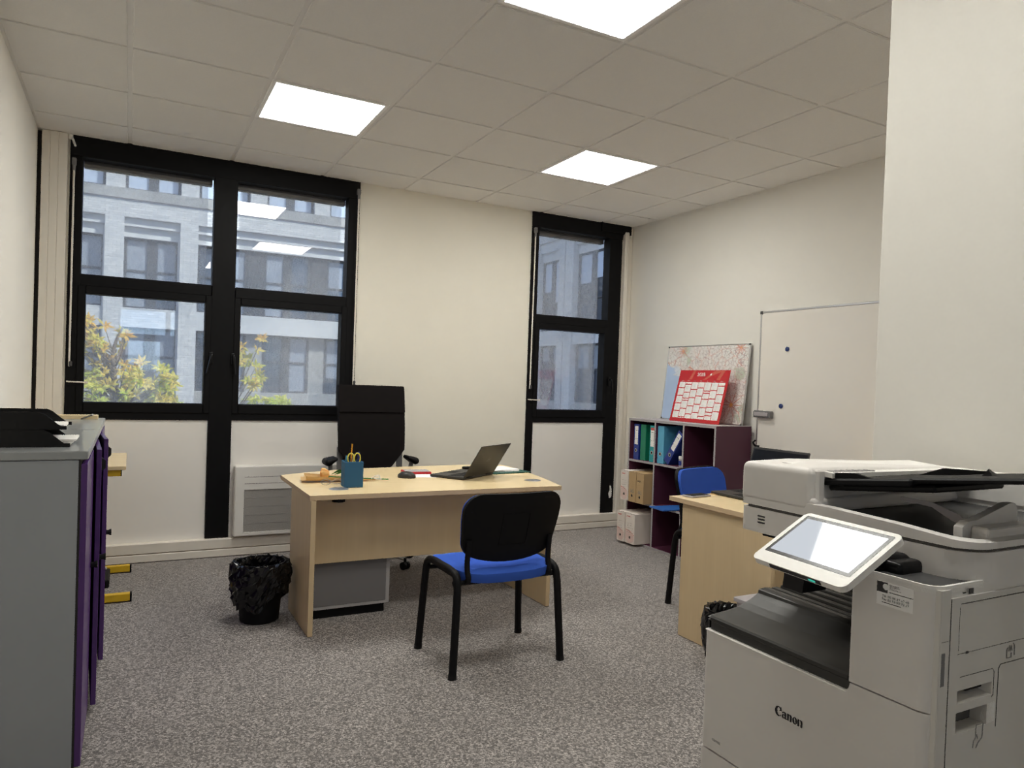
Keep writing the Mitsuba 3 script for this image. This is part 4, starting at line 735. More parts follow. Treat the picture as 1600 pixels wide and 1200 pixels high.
# ------------------------------------------------------------------ heater on the window wall
t = thing('wall_heater', 'white electric panel heater mounted below the left window', 'heater')
h0, h1, z0, z1 = 1.30, 2.10, 0.155, 0.690
part(t, 'casing', m_of(man_of(cbox(h0, h1, -0.105, -0.004, z0, z1, 0.008))-man_of(bx(h0+0.068, h1-0.068, -0.2, -0.095, z0+0.03, z0+0.355))), 'm_heater')
part(t, 'grille', bx(h0+0.066, h1-0.066, -0.0975, -0.094, z0+0.028, z0+0.357), 'm_grille', label='fine grey perforated grille')
part(t, 'air_slot', cat(*[bx(h0+0.07, h1-0.07, -0.1065, -0.104, z, z+0.0045) for z in (z1-0.135, z1-0.085)]), 'm_shelf_grey')
part(t, 'grille_bar', cat(*[bx(h0+0.068, h1-0.068, -0.1, -0.0965, z0+0.03+0.065*i, z0+0.0315+0.065*i) for i in range(1, 5)]), 'm_ped_light')
# ------------------------------------------------------------------ bookcase
t = thing('bookcase', 'plum and grey cube bookcase against the right wall with binders and archive boxes', 'bookcase')
bxf, bxb, by0, by1, nb = 4.58, 4.955, -1.712, -0.605, 3
P = (by1-by0-0.018)/3; ZT = 1.112; R3 = (ZT-0.018)/3
yd = [by1-0.009-P*i for i in range(4)]; zd = [0.009+R3*i for i in range(4)]
for i, y in enumerate(yd):
    part(t, 'upright', cbox(bxf+0.002, bxb, y-0.009, y+0.009, 0, ZT, 0.0008), 'm_plum'); part(t, 'front_edge', cbox(bxf, bxf+0.003, y-0.0095, y+0.0095, 0, ZT, 0.0008), 'm_shelf_grey')
for i, z in enumerate(zd):
    for c in range(3):
        part(t, 'shelf', bx(bxf+0.002, bxb, yd[c+1]+0.009, yd[c]-0.009, z-0.009, z+0.009), 'm_plum')
    part(t, 'front_edge', cbox(bxf-0.0004, bxf+0.0026, by0, by1, z-0.0095, z+0.0095, 0.0008), 'm_shelf_grey')
part(t, 'top_board', cbox(bxf-0.001, bxb, by0, by1, ZT-0.001, ZT+0.003, 0.0008), 'm_shelf_grey'); part(t, 'back_panel', bx(bxb-0.004, bxb+0.002, by0, by1, 0, ZT), 'm_plum')
ZS = [z+0.0092 for z in zd]
def binder(label, m, x, y0, y1, z, h=0.318, d=0.285, M=lambda q: q, lab='m_paper', red=False, hole=True):
    t = thing('binder', label, 'binder')
    part(t, 'cover', M(cat(cbox(x, x+0.004, y0, y1, z, z+h, 0.001), cbox(x+0.003, x+d, y0, y0+0.003, z, z+h, 0.0008), cbox(x+0.003, x+d, y1-0.003, y1, z, z+h, 0.0008))), m)
    part(t, 'pages', M(bx(x+0.012, x+d-0.012, y0+0.006, y1-0.012, z+0.004, z+h-0.025)), 'm_paper')
    if lab:
        q = part(t, 'spine_label', M(bx(x-0.0006, x, y0+0.012, y1-0.012, z+0.135, z+h-0.018)), lab)
        part(q, 'label_line', M(cat(bx(x-0.001, x-0.0004, y0+0.012, y1-0.012, z+0.185, z+0.187), bx(x-0.001, x-0.0004, y0+0.02, y1-0.02, z+h-0.06, z+h-0.056))), 'm_print_grey')
        if red: part(q, 'label_band', M(bx(x-0.001, x-0.0004, y0+0.012, y1-0.012, z+h-0.042, z+h-0.018)), 'm_red_print')
    if hole:
        c = V(x-0.0008, (y0+y1)/2, z+0.082)
        part(t, 'finger_ring', M(frame(lathe([(0.011, 0), (0.0165, 0), (0.0165, 0.0015), (0.011, 0.0015), (0.011, 0)], 20), c, (0, 1, 0), (0, 0, 1), (-1, 0, 0))), 'm_metal'); part(t, 'finger_hole', M(frame(lathe([(0, 0), (0.011, 0), (0.011, 0.0006), (0, 0.0006)], 20), c, (0, 1, 0), (0, 0, 1), (-1, 0, 0))), 'm_gap')
yA = yd[0]-0.012
binder('dark blue upright binder with white spine label, leftmost in the bookcase', 'm_binder_blue', 4.60, yA-0.105, yA-0.035, ZS[2])
binder('green binder shown by its cover in the middle of the top left cube', 'm_binder_green', 4.61, yA-0.190, yA-0.118, ZS[2], lab=None, hole=False)
binder('teal binder with red and white label at the right of the top left cube', 'm_binder_teal', 4.595, yA-0.335, yA-0.265, ZS[2], red=True)
yB = yd[1]-0.012
binder('light blue binder without a label at the left of the second top cube', 'm_binder_light', 4.60, yB-0.086, yB-0.004, ZS[2], h=0.322, d=0.285, lab=None)
pv = (0, yB-0.155, ZS[2]+0.001)
binder('dark blue binder with white label leaning to the right in the second top cube', 'm_binder_blue', 4.60, yB-0.150, yB-0.080, ZS[2], h=0.318, d=0.265, M=lambda q: rot(q, 0.60, [1, 0, 0], (0, yB-0.150, ZS[2])))
t = thing('tin', 'small round blue and white tin at the right of the second top cube', 'tin'); part(t, 'body', lathe([(0, 0), (0.036, 0), (0.037, 0.065), (0, 0.065)], 28).apply_translation([4.64, yd[2]+0.058, ZS[2]]), 'm_shelf_grey', smooth=40); part(t, 'lid', lathe([(0, 0.065), (0.038, 0.065), (0.038, 0.085), (0, 0.086)], 28).apply_translation([4.64, yd[2]+0.058, ZS[2]]), 'm_white', smooth=40); part(t, 'band', lathe([(0.0368, 0.012), (0.0378, 0.012), (0.0382, 0.05), (0.0372, 0.05), (0.0368, 0.012)], 28).apply_translation([4.64, yd[2]+0.058, ZS[2]]), 'm_binder_blue', smooth=40)
def archive_box(label, x, y0, y1, z, h, m, ms, white, words):
    t = thing('archive_box', label, 'archive box')
    part(t, 'box', cbox(x, x+0.33, y0, y1, z, z+h, 0.0015), m)
    part(t, 'top_flap', cbox(x+0.004, x+0.33, y0+0.002, y1-0.002, z+h, z+h+0.003, 0.001), ms); part(t, 'top_gap', bx(x+0.001, x+0.006, y0+0.004, y1-0.004, z+h-0.0005, z+h+0.0012), 'm_gap')
    w = y1-y0; c = V(x-0.0008, (y0+y1)/2, z+0.055)
    part(t, 'finger_hole', frame(lathe([(0, 0), (0.011, 0), (0.011, 0.0006), (0, 0.0006)], 20), c, (0, 1, 0), (0, 0, 1), (-1, 0, 0)), 'm_gap')
    ln = [bx(x-0.0008, x, y0+0.018, y1-0.018, z+h-0.085-0.02*i, z+h-0.0835-0.02*i) for i in range(5)]
    part(t, 'printed_lines', cat(ln), 'm_print_grey' if white else 'm_kraft_side')
    if white:
        part(t, 'printed_title', text(words, 0.011, (x-0.0003, y1-0.014, z+h-0.03), (0, -1, 0), (0, 0, 1), 0.0005, True), 'm_red_print')
        cv = Polygon([(0.004, 0.004), (0.004, 0.115)]+[(0.004+(w-0.012)*q, 0.115-0.035*q*q) for q in np.linspace(0.1, 1, 8)]+[(w-0.006, 0.05)]+[(w/2+(w/2-0.006)*math.cos(q), 0.05-0.045*math.sin(q)) for q in np.linspace(0.2, math.pi-0.2, 12)])
        part(t, 'printed_panel', frame(ext(cv.difference(Point(w/2, 0.055).buffer(0.012)), 0.0003), (x-0.0001, y1, z), (0, -1, 0), (0, 0, 1)), 'm_pink_print')
        part(t, 'printed_curve', frame(ext(Polygon([(0.004+(w-0.012)*q, 0.115-0.035*q*q) for q in np.linspace(0, 1, 10)]+[(0.004+(w-0.012)*q, 0.119-0.035*q*q) for q in np.linspace(1, 0, 10)]), 0.0003), (x-0.0005, y1, z), (0, -1, 0), (0, 0, 1)), 'm_red_print')
    else:
        if words.strip(): part(t, 'printed_title', text(words, 0.013, (x-0.0003, y1-0.014, z+h-0.075), (0, -1, 0), (0, 0, 1), 0.0005, True), 'm_print_black' if words == 'ARCH' else 'm_kraft_side')
        part(t, 'printed_stamp', frame(ext(sbox(0.028, 0.083, w-0.025, 0.108).difference(sbox(0.032, 0.087, w-0.029, 0.104)).union(sbox(0.035, 0.09, 0.045, 0.1)).union(sbox(0.05, 0.09, 0.058, 0.1)), 0.0003), (x-0.0004, y1, z), (0, -1, 0), (0, 0, 1)), 'm_print_grey')
    return t
bxx = 4.495
archive_box('white archive box with red print, first of the middle shelf row', bxx, -0.735, -0.628, ZS[1]+0.002, 0.262, 'm_boxwhite', 'm_boxwhite', True, 'Esselte')
archive_box('brown kraft archive box in the middle between white and lettered boxes', bxx, -0.848, -0.748, ZS[1]+0.002, 0.262, 'm_kraft', 'm_kraft_side', False, ' ')
archive_box('brown kraft archive box with black lettering, third on the middle shelf', bxx, -0.955, -0.856, ZS[1]+0.002, 0.262, 'm_kraft', 'm_kraft_side', False, 'ARCH')
archive_box('white archive box on the bottom shelf, left one of the pair', 4.465, -0.742, -0.636, ZS[0]+0.004, 0.262, 'm_boxwhite', 'm_boxwhite', True, 'Esselte')
archive_box('white archive box on the bottom shelf, right one of the pair', 4.47, -0.885, -0.756, ZS[0]+0.004, 0.262, 'm_boxwhite', 'm_boxwhite', True, 'Esselte')
t = thing('plastic_folder', 'flat blue folder sticking out of the middle cube of the bookcase', 'folder'); part(t, 'cover', rotz(cbox(4.46, 4.78, -1.29, -1.09, ZS[1]+0.0005, ZS[1]+0.012, 0.002), -0.08, (4.62, -1.18, 0)), 'm_folder_blue'); part(t, 'sheets', rotz(bx(4.465, 4.77, -1.285, -1.1, ZS[1]+0.003, ZS[1]+0.009), -0.08, (4.62, -1.18, 0)), 'm_paper')
# leaning map and calendar on top
def leaning(yl, yr, zb, xb, xt, h):
    u = V(xt-xb, 0, math.sqrt(max(h*h-(xt-xb)**2, 0))); u /= np.linalg.norm(u); n = np.cross(V(0, -1, 0), u)
    return V(xb, yl, zb), V(0, -1, 0), u, n
o, ex, ey, nz = leaning(-0.665, -1.66, 1.1165, 4.895, 4.962, 0.665)
t = thing('wall_map', 'framed regional road map leaning against the wall on the bookcase', 'map'); wM, hM = 1.0, 0.665
# normal points to the room (-x)
if nz[0] > 0: nz = -nz
part(t, 'board', frame(trimesh.creation.box(bounds=[[0, 0, -0.012], [wM, hM, -0.001]]), o, ex, ey, nz), 'm_shelf_grey')
scene[t+'__printed_map'] = mikit.ply(trimesh.Trimesh([o+ex*a*wM+ey*b*hM for a, b in QUV], [[0, 1, 2], [0, 2, 3]], process=False), 'm_map', uv=QUV)
part(t, 'frame_edge', frame(cat(cbox(0, wM, -0.001, 0.007, -0.014, 0.004, 0.002), cbox(0, wM, hM-0.007, hM+0.001, -0.014, 0.004, 0.002), cbox(-0.001, 0.007, 0, hM, -0.014, 0.004, 0.002), cbox(wM-0.007, wM+0.001, 0, hM, -0.014, 0.004, 0.002)), o, ex, ey, nz), 'm_alu')
part(t, 'frame_corner', frame(cat(*[cbox(a-0.008, a+0.008, b-0.008, b+0.008, -0.015, 0.006, 0.003) for a in (0.007, wM-0.007) for b in (0.007, hM-0.007)]), o, ex, ey, nz), 'm_dark_grey')
o, ex, ey, nz = leaning(-0.975, -1.575, 1.1165, 4.735, 4.845, 0.455)
if nz[0] > 0: nz = -nz
wC, hK = 0.60, 0.455; K = lambda m: frame(m, o, ex, ey, nz)
t = thing('calendar', 'red 2025 bank calendar leaning in front of the road map', 'calendar')
part(t, 'board', K(trimesh.creation.box(bounds=[[0, 0, -0.003], [wC, hK, 0]])), 'm_red')
part(t, 'header_shape', K(cat(ext(Polygon([(0.13, 0.37), (0.17, 0.452), (0.20, 0.452), (0.165, 0.37)]), 0.0004), ext(Polygon([(0.30, 0.37), (0.43, 0.45), (0.54, 0.452), (0.40, 0.405), (0.33, 0.37)]), 0.0004), ext(Polygon([(0.46, 0.37), (0.50, 0.44), (0.545, 0.452), (0.50, 0.37)]), 0.0004))), 'm_red_light')
part(t, 'year_lettering', K(mv(meshkit.text_mesh('2025', 0.028, 0.0004, True), 0.222, 0.402, 0.0004)), 'm_paper', label='white numerals 2025')
part(t, 'small_emblem', K(ext(Polygon([(0.37, 0.408), (0.385, 0.425), (0.40, 0.428), (0.392, 0.418), (0.398, 0.408), (0.384, 0.412)]), 0.0006)), 'm_paper')
rs = random.Random(3); mo = ['JANVIER', 'FÉVRIER', 'MARS', 'AVRIL', 'MAI', 'JUIN', 'JUILLET']; cw = (wC-0.045)/7
spl = [[0, .17, .38, .59, .80, 1], [0, .07, .29, .45, .51, .73, .96, 1], [0, .21, .43, .65, .87, 1], [0, .16, .38, .60, .82, 1], [0, .24, .30, .46, .68, .91, 1], [0, .22, .44, .66, .79, .88, 1], [0, .10, .32, .54, .76, 1]]
for c in range(7):
    xa = 0.022+c*cw; cells, lines = [], []
    for a, b in zip(spl[c][:-1], spl[c][1:]):
        ya, yb = 0.352-a*0.325-0.004, 0.352-b*0.325+0.004
        if ya-yb < 0.004: continue
        cells.append(bx(xa+0.003, xa+cw-0.003, yb, ya, 0, 0.0005))
        for q in np.arange(yb+0.006, ya-0.004, 0.0105): lines.append(bx(xa+0.008, xa+0.008+cw*(0.25+0.3*rs.random()), q, q+0.0022, 0.0005, 0.0007))
    q = part(t, 'month_column', K(cat(cells)), 'm_paper'); part(q, 'printed_days', K(cat(lines)), 'm_print_light')
    part(t, 'month_name', K(mv(meshkit.text_mesh(mo[c], 0.0058, 0.0004, True), xa+0.016, 0.356, 0.0003)), 'm_paper')
# ------------------------------------------------------------------ whiteboard with magnets and eraser
t = thing('whiteboard', 'large whiteboard with thin metal frame on the right wall', 'whiteboard')
wx, wy0, wy1, wz0, wz1 = 4.958, -3.55, -1.765, 0.80, 2.018
part(t, 'surface', bx(wx+0.004, XR-0.004, wy0, wy1, wz0, wz1), 'm_whiteboard')
part(t, 'frame_edge', cat(cbox(wx, XR-0.002, wy0-0.006, wy1+0.006, wz1-0.008, wz1+0.008, 0.003), cbox(wx, XR-0.002, wy0-0.006, wy1+0.006, wz0-0.008, wz0+0.008, 0.003), cbox(wx, XR-0.002, wy1-0.008, wy1+0.008, wz0, wz1, 0.003), cbox(wx, XR-0.002, wy0-0.008, wy0+0.008, wz0, wz1, 0.003)), 'm_alu')
part(t, 'frame_corner', cat(rbox(wx-0.003, XR-0.001, wy1-0.016, wy1+0.010, wz1-0.016, wz1+0.010, 0.004, 8), rbox(wx-0.003, XR-0.001, wy1-0.016, wy1+0.010, wz0-0.010, wz0+0.016, 0.004, 8)), 'm_dark_grey')
for y, z, lb in ((-2.035, 1.722, 'upper round dark blue magnet on the whiteboard'), (-1.995, 1.288, 'lower round dark blue magnet on the whiteboard')):
    k = uniq('magnet'); labels[k] = {'label': lb, 'category': 'magnet'}; sole(k, frame(lathe([(0, 0), (0.018, 0), (0.018, 0.006), (0.014, 0.009), (0, 0.009)], 24), (wx+0.0042, y, z), (0, 1, 0), (0, 0, 1), (-1, 0, 0)), 'm_blue_dark', smooth=40)
t = thing('board_eraser', 'grey whiteboard eraser stuck to the lower left of the whiteboard', 'eraser'); part(t, 'body', cbox(wx-0.04, wx+0.003, -1.925, -1.755, 1.19, 1.245, 0.006), 'm_mid_grey'); part(t, 'grip', cbox(wx-0.045, wx-0.04, -1.91, -1.77, 1.203, 1.232, 0.002), 'm_shelf_grey')
t = thing('hook', 'small black hook beside the lower left edge of the whiteboard', 'hook'); part(t, 'hook', cat(tube(smooth_path([(4.975, -1.79, 0.965), (4.93, -1.79, 0.965), (4.90, -1.79, 0.99), (4.92, -1.79, 1.01)], 5), 0.007, 8), cyl((4.93, -1.775, 0.97), (4.93, -1.81, 0.955), 0.008, 8), cyl((4.987, -1.79, 0.965), (4.972, -1.79, 0.965), 0.016, 12)), 'm_black')
# ------------------------------------------------------------------ things on the right desk
ZE = 0.777
t = thing('laptop', 'dark grey laptop open on the right desk behind the photocopier', 'laptop')
laptop(t, (3.885, -2.69, ZE), -math.pi/2, 0.42, 0.26, 106, 0.27)
t = thing('mobile_phone', 'mobile phone with pale case lying on the corner of the right desk', 'phone'); pm = lambda m: rotz(m, 0.12, (3.47, -2.745, 0))
part(t, 'case', pm(rbox(3.385, 3.545, -2.785, -2.708, ZE, ZE+0.011, 0.004, 8)), 'm_shelf_grey', smooth=40); part(t, 'display', pm(cbox(3.392, 3.538, -2.780, -2.713, ZE+0.0105, ZE+0.0118, 0.0006)), 'm_black')
t = thing('envelope_stack', 'stack of brown kraft envelopes at the back of the right desk beside the laptop', 'envelopes')
for i in range(5): part(t, 'envelope', rotz(cbox(3.99, 4.33, -2.93, -2.70, ZE+0.0105*i, ZE+0.0105*i+0.009, 0.002), 0.05*(-1)**i+0.03*i, (4.16, -2.82, 0)), 'm_kraft' if i % 2 else 'm_kraft_side')
k = uniq('paper_sheet'); labels[k] = {'label': 'sheet of paper at the rear edge of the right desk behind the phone', 'category': 'paper'}; sole(k, rotz(cbox(3.62, 3.92, -2.735, -2.69, ZE, ZE+0.004, 0.0005), 0.0, (3.7, -2.7, 0)), 'm_wrap')
# ------------------------------------------------------------------ blind crank rods by the windows
def rod(label, x, y, z0, z1, lean, arm):
    t = thing('blind_rod', label, 'blind rod')
    p, q = V(x+lean, y, z1), V(x, y, z0)
    part(t, 'rod', cyl(q, p, 0.0068, 10), 'm_trunk', smooth=40); part(t, 'bracket', cat(cbox(p[0]-0.014, p[0]+0.014, y-0.014, y+0.018, z1, z1+0.05, 0.004), cyl(p-V(0, 0, 0.035), p, 0.010, 10)), 'm_mid_grey')
    part(t, 'clip', cbox(x-0.004, x+0.018, y-0.008, y+0.02, z0+0.0, z0+0.035, 0.003), 'm_dark_grey')
    if arm: part(t, 'crank_arm', cat(cyl((x-0.015, y, arm), (x+0.105, y, arm-0.004), 0.0055, 8), cyl((x+0.105, y, arm-0.012), (x+0.105, y, arm+0.006), 0.008, 8)), 'm_trunk', smooth=40)
rod('cream blind crank rod at the left edge of the big window', 0.215, -0.035, 1.40, 2.78, 0.0, 1.295)
rod('cream blind crank rod at the right edge of the big window', 2.195, -0.035, 1.33, 2.88, 0.0, None)
rod('cream blind crank rod at the left edge of the short right window', 3.855, -0.035, 1.345, 2.79, 0.005, 1.245)
t = thing('ceiling_bracket', 'small white bracket under the ceiling in the left window corner', 'bracket'); part(t, 'plate', cbox(0.178, 0.205, -0.03, -0.005, 2.955, 2.99, 0.002), 'm_white'); part(t, 'lever', rot(rbox(0.195, 0.21, -0.035, -0.02, 2.905, 2.965, 0.006, 8), -0.35, [0, 1, 0], (0.2, 0, 2.96)), 'm_white')
# ------------------------------------------------------------------ outside: courtyard, buildings, tree
k = struct('ground', 'paved courtyard below the windows'); sole(k, bx(-40, 40, 0.3, 60, -4.6, -4.5), 'm_asphalt')
fx = lambda x: 0.583+1.5*(x-0.583)
fz = lambda z: 1.388+1.5*(z-1.388)
FY = 20.95
t = thing('office_building', 'pale brick office building with dark framed windows across the courtyard', 'building')
XL, XRB = -16.0, 13.2
def fwindow(a, b, z0, z1, dep, mats, cross, mull=0.2, npan=2):
    y = FY+dep
    w = (b-a); pw = (w-mull*(npan-1)-0.12)/npan; fr = [bx(fx(a), fx(a+0.06), y-0.06, y+0.1, fz(z0), fz(z1)), bx(fx(b-0.06), fx(b), y-0.06, y+0.1, fz(z0), fz(z1)), bx(fx(a), fx(b), y-0.05, y+0.1, fz(z0), fz(z0+0.06)), bx(fx(a), fx(b), y-0.05, y+0.1, fz(z1-0.05), fz(z1))]
    for i in range(1, npan): c = a+0.06+i*(pw+mull)-mull; fr.append(bx(fx(c), fx(c+mull), y-0.06, y+0.1, fz(z0), fz(z1)))
    if cross: fr.append(bx(fx(a), fx(b), y-0.045, y+0.1, fz(z0+(z1-z0)*0.52), fz(z0+(z1-z0)*0.52+0.05)))
    q = part(t, 'window', cat(fr), 'm_fac_dark')
    for i in range(npan):
        c = a+0.06+i*(pw+mull); part(q, 'pane', bx(fx(c), fx(c+pw), y, y+0.05, fz(z0+0.06), fz(z1-0.05)), mats[i % len(mats)])
        if cross and RNG.random() < 0.55: part(q, 'inner_blind', bx(fx(c+0.02), fx(c+pw-0.02), y-0.01, y, fz(z0+(z1-z0)*(0.1+0.45*RNG.random())), fz(z1-0.08)), 'm_fac_blind_sky_dim')
bays = [(0.41+1.465*n, 1.51+1.465*n) for n in range(-7, 5)]
part(t, 'wall', bx(XL, XRB, FY+0.75, FY+3, -4.5, fz(6.9)), 'm_fac_dark')
part(t, 'brick_band', bx(XL, XRB, FY, FY+0.9, fz(4.70), fz(5.09)), 'm_brick'); part(t, 'sill_band', bx(XL, XRB, FY-0.06, FY+0.9, fz(5.085), fz(5.305)), 'm_concrete')
part(t, 'brick_band', bx(XL, XRB, FY, FY+0.9, fz(6.55), fz(7.4)), 'm_brick')
for i, (a, b) in enumerate(bays):
    part(t, 'pier', bx(fx(b), fx(b+0.365), FY+0.02, FY+0.9, fz(5.30), fz(6.6)), 'm_brick')
    fwindow(a, b, 5.30, 6.6, 0.28, ['m_fac_blind_sky'], False)
    low = b < 2.3
    if low:
        part(t, 'pier', bx(fx(b), fx(b+0.365), FY, FY+0.9, -4.5, fz(4.71)), 'm_brick'); part(t, 'pier_trim', bx(fx(b)-0.05, fx(b)+0.03, FY+0.2, FY+0.9, -4.5, fz(4.35)), 'm_fac_white')
    e = b+ (0 if low else 0.365)
    part(t, 'lintel', bx(fx(a), fx(e), FY+0.14, FY+0.9, fz(4.52), fz(4.72)), 'm_fac_white'); part(t, 'lintel', bx(fx(a), fx(e), FY+0.28, FY+0.9, fz(4.30), fz(4.53)), 'm_fac_white')
    fwindow(a, b, 2.74, 4.305, 0.48, ['m_fac_blind_sky_dim', 'm_fac_glass'] if i % 2 else ['m_fac_glass', 'm_fac_blind_sky_dim'], True)
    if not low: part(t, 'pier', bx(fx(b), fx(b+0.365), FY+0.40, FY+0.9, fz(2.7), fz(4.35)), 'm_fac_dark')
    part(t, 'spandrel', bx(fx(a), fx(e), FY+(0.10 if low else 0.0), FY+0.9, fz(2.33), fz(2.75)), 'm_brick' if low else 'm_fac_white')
    fwindow(a, b, 0.95, 2.335, 0.42, ['m_fac_glass', 'm_fac_blind_sky_dim'], True)
    if not low: part(t, 'pier', bx(fx(b), fx(b+0.365), FY+0.35, FY+0.9, -4.5, fz(2.4)), 'm_concrete')
    part(t, 'spandrel', bx(fx(a), fx(e), FY+0.2, FY+0.9, -4.5, fz(0.96)), 'm_concrete')
t = thing('building_wing', 'pale brick building wing with tall piers seen through the short right window', 'building')
gy = lambda y: -5.904+1.113*(y+5.904); gz = lambda z: 1.388+1.113*(z-1.388); GX = 13.29
part(t, 'wall', bx(GX+0.8, GX+3, 2.5, FY-0.1, -4.5, gz(7.6)), 'm_fac_dark')
def pier(a, b): part(t, 'pier', bx(GX, GX+0.9, gy(a), gy(b), -4.5, gz(7.6)), 'm_brick')
def pier2(a, b, g0, g1): pier(a, g0); part(t, 'pier', bx(GX+0.02, GX+0.9, gy(g0+0.03), gy(g1-0.03), -4.5, gz(7.6)), 'm_fac_white'); pier(g1, b)
pier2(12.22, 13.03, 12.56, 12.70); pier2(14.30, 15.3, 14.7, 14.9); pier2(9.6, 10.62, 9.95, 10.1); pier2(7.0, 7.9, 7.35, 7.5); pier2(16.6, 17.6, 17.0, 17.2); pier2(17.6, 18.0, 17.75, 17.85)
for a, b in ((13.03, 14.30), (10.62, 12.22), (7.9, 9.6), (15.3, 16.6)):
    for z0, z1 in ((5.85, 6.35),): part(t, 'band', bx(GX+0.02, GX+0.9, gy(a), gy(b), gz(z0), gz(7.6)), 'm_brick')
    part(t, 'lintel', bx(GX+0.10, GX+0.9, gy(a), gy(b), gz(5.55), gz(5.86)), 'm_fac_white'); part(t, 'lintel', bx(GX+0.19, GX+0.9, gy(a), gy(b), gz(5.27), gz(5.56)), 'm_fac_white')
    part(t, 'spandrel', bx(GX+0.06, GX+0.9, gy(a), gy(b), gz(2.61), gz(3.06)), 'm_fac_white'); part(t, 'spandrel', bx(GX+0.06, GX+0.9, gy(a), gy(b), -4.5, gz(0.9)), 'm_concrete')
    for z0, z1, bl in ((3.06, 5.28, 0.62), (0.9, 2.615, 0.45)):
        q = part(t, 'window', cat(bx(GX+0.22, GX+0.42, gy(a), gy(a+0.08), gz(z0), gz(z1)), bx(GX+0.22, GX+0.42, gy(b-0.08), gy(b), gz(z0), gz(z1)), bx(GX+0.22, GX+0.42, gy(a), gy(b), gz(z1-0.06), gz(z1)), bx(GX+0.22, GX+0.42, gy(a), gy(b), gz(z0), gz(z0+0.06)), bx(GX+0.22, GX+0.42, gy((a+b)/2-0.1), gy((a+b)/2+0.1), gz(z0), gz(z1)), bx(GX+0.23, GX+0.42, gy(a), gy(b), gz(z1-(z1-z0)*bl), gz(z1-(z1-z0)*bl+0.05))), 'm_fac_dark')
        for c, d in ((a+0.08, (a+b)/2-0.1), ((a+b)/2+0.1, b-0.08)):
            part(q, 'pane', bx(GX+0.30, GX+0.34, gy(c), gy(d), gz(z0+0.06), gz(z1-0.06)), 'm_fac_glass'); part(q, 'inner_blind', bx(GX+0.275, GX+0.30, gy(c), gy(d), gz(z1-(z1-z0)*bl*(0.55+0.45*RNG.random())), gz(z1-0.06)), 'm_fac_blind_sky' if z0 > 2 else 'm_fac_blind_sky_dim')
t = thing('garden_tree', 'slender tree with yellow green and orange leaves outside the big window', 'tree')
TY = 4.0; rt = random.Random(11)
part(t, 'trunk', tube(smooth_path([(0.62, TY+0.1, -4.5), (0.58, TY, -2.0), (0.50, TY, 0.2), (0.46, TY, 0.97), (0.43, TY, 1.25), (0.40, TY, 1.50), (0.43, TY, 1.72), (0.50, TY, 1.90)], 5), np.linspace(0.06, 0.012, 36), 10), 'm_bark', smooth=True)
tips = []
reg = [((0.02, 0.30), (1.60, 1.98), 17), ((0.0, 0.36), (1.28, 1.66), 10), ((-0.05, 0.42), (0.95, 1.32), 17), ((0.42, 1.10), (0.95, 1.28), 26), ((0.80, 1.08), (1.15, 1.45), 9), ((0.45, 0.75), (1.22, 1.52), 7), ((1.76, 2.08), (1.18, 1.84), 13), ((1.78, 2.50), (0.92, 1.08), 9), ((-0.9, 0.0), (0.9, 1.9), 12), ((0.4, 0.62), (1.6, 1.9), 3)]
for (xa, xb), (za, zb), n in reg:
    for _ in range(int(n*1.6)): tips.append(V(rt.uniform(xa, xb), TY+rt.uniform(-0.35, 0.35), rt.uniform(za, zb)))
def leafcl(c, s):
    ms = []
    d0 = V(rt.uniform(-0.5, 0.5), -0.5+rt.uniform(-0.5, 0.3), rt.uniform(0.2, 1)); d0 /= np.linalg.norm(d0)
    a = np.cross(d0, [0.3, 0.9, 0.2]); a /= np.linalg.norm(a); b = np.cross(d0, a)
    for i in range(rt.randint(7, 10)):
        q = i*0.75+rt.uniform(-0.2, 0.2); e = rt.uniform(0.1, 0.9); dr_ = (a*math.cos(q)+b*math.sin(q))*(1-e*0.4)+d0*e; dr_ /= np.linalg.norm(dr_)
        sd = np.cross(dr_, d0); sd /= np.linalg.norm(sd)+1e-9; L = s*rt.uniform(0.7, 1.15); w = L*0.17
        ms.append(trimesh.Trimesh([c, c+dr_*L*0.45+sd*w-d0*0.006, c+dr_*L-d0*0.02*L/0.1, c+dr_*L*0.45-sd*w-d0*0.006, c+dr_*L*0.5+d0*0.008], [[0, 1, 4], [1, 2, 4], [2, 3, 4], [3, 0, 4]], process=False))
    return cat(ms)
br = []
for c in tips:
    base = V(0.44, TY, max(0.8, c[2]-0.35)) if c[0] < 1.3 else V(1.55, TY, 0.6)
    br.append(tube(smooth_path([base, (base+c)/2+V(0, 0, -0.05), c], 4), np.linspace(0.010, 0.003, 9), 5))
br.append(tube([(0.5, TY, 0.2), (1.1, TY, 0.5), (1.6, TY, 0.65), (2.4, TY, 0.9)], [0.03, 0.02, 0.016, 0.006], 6))
part(t, 'branch', cat(br), 'm_bark', kind='stuff')
for c in tips: part(t, 'leaf_cluster', leafcl(c, 0.125), 'm_leaf')
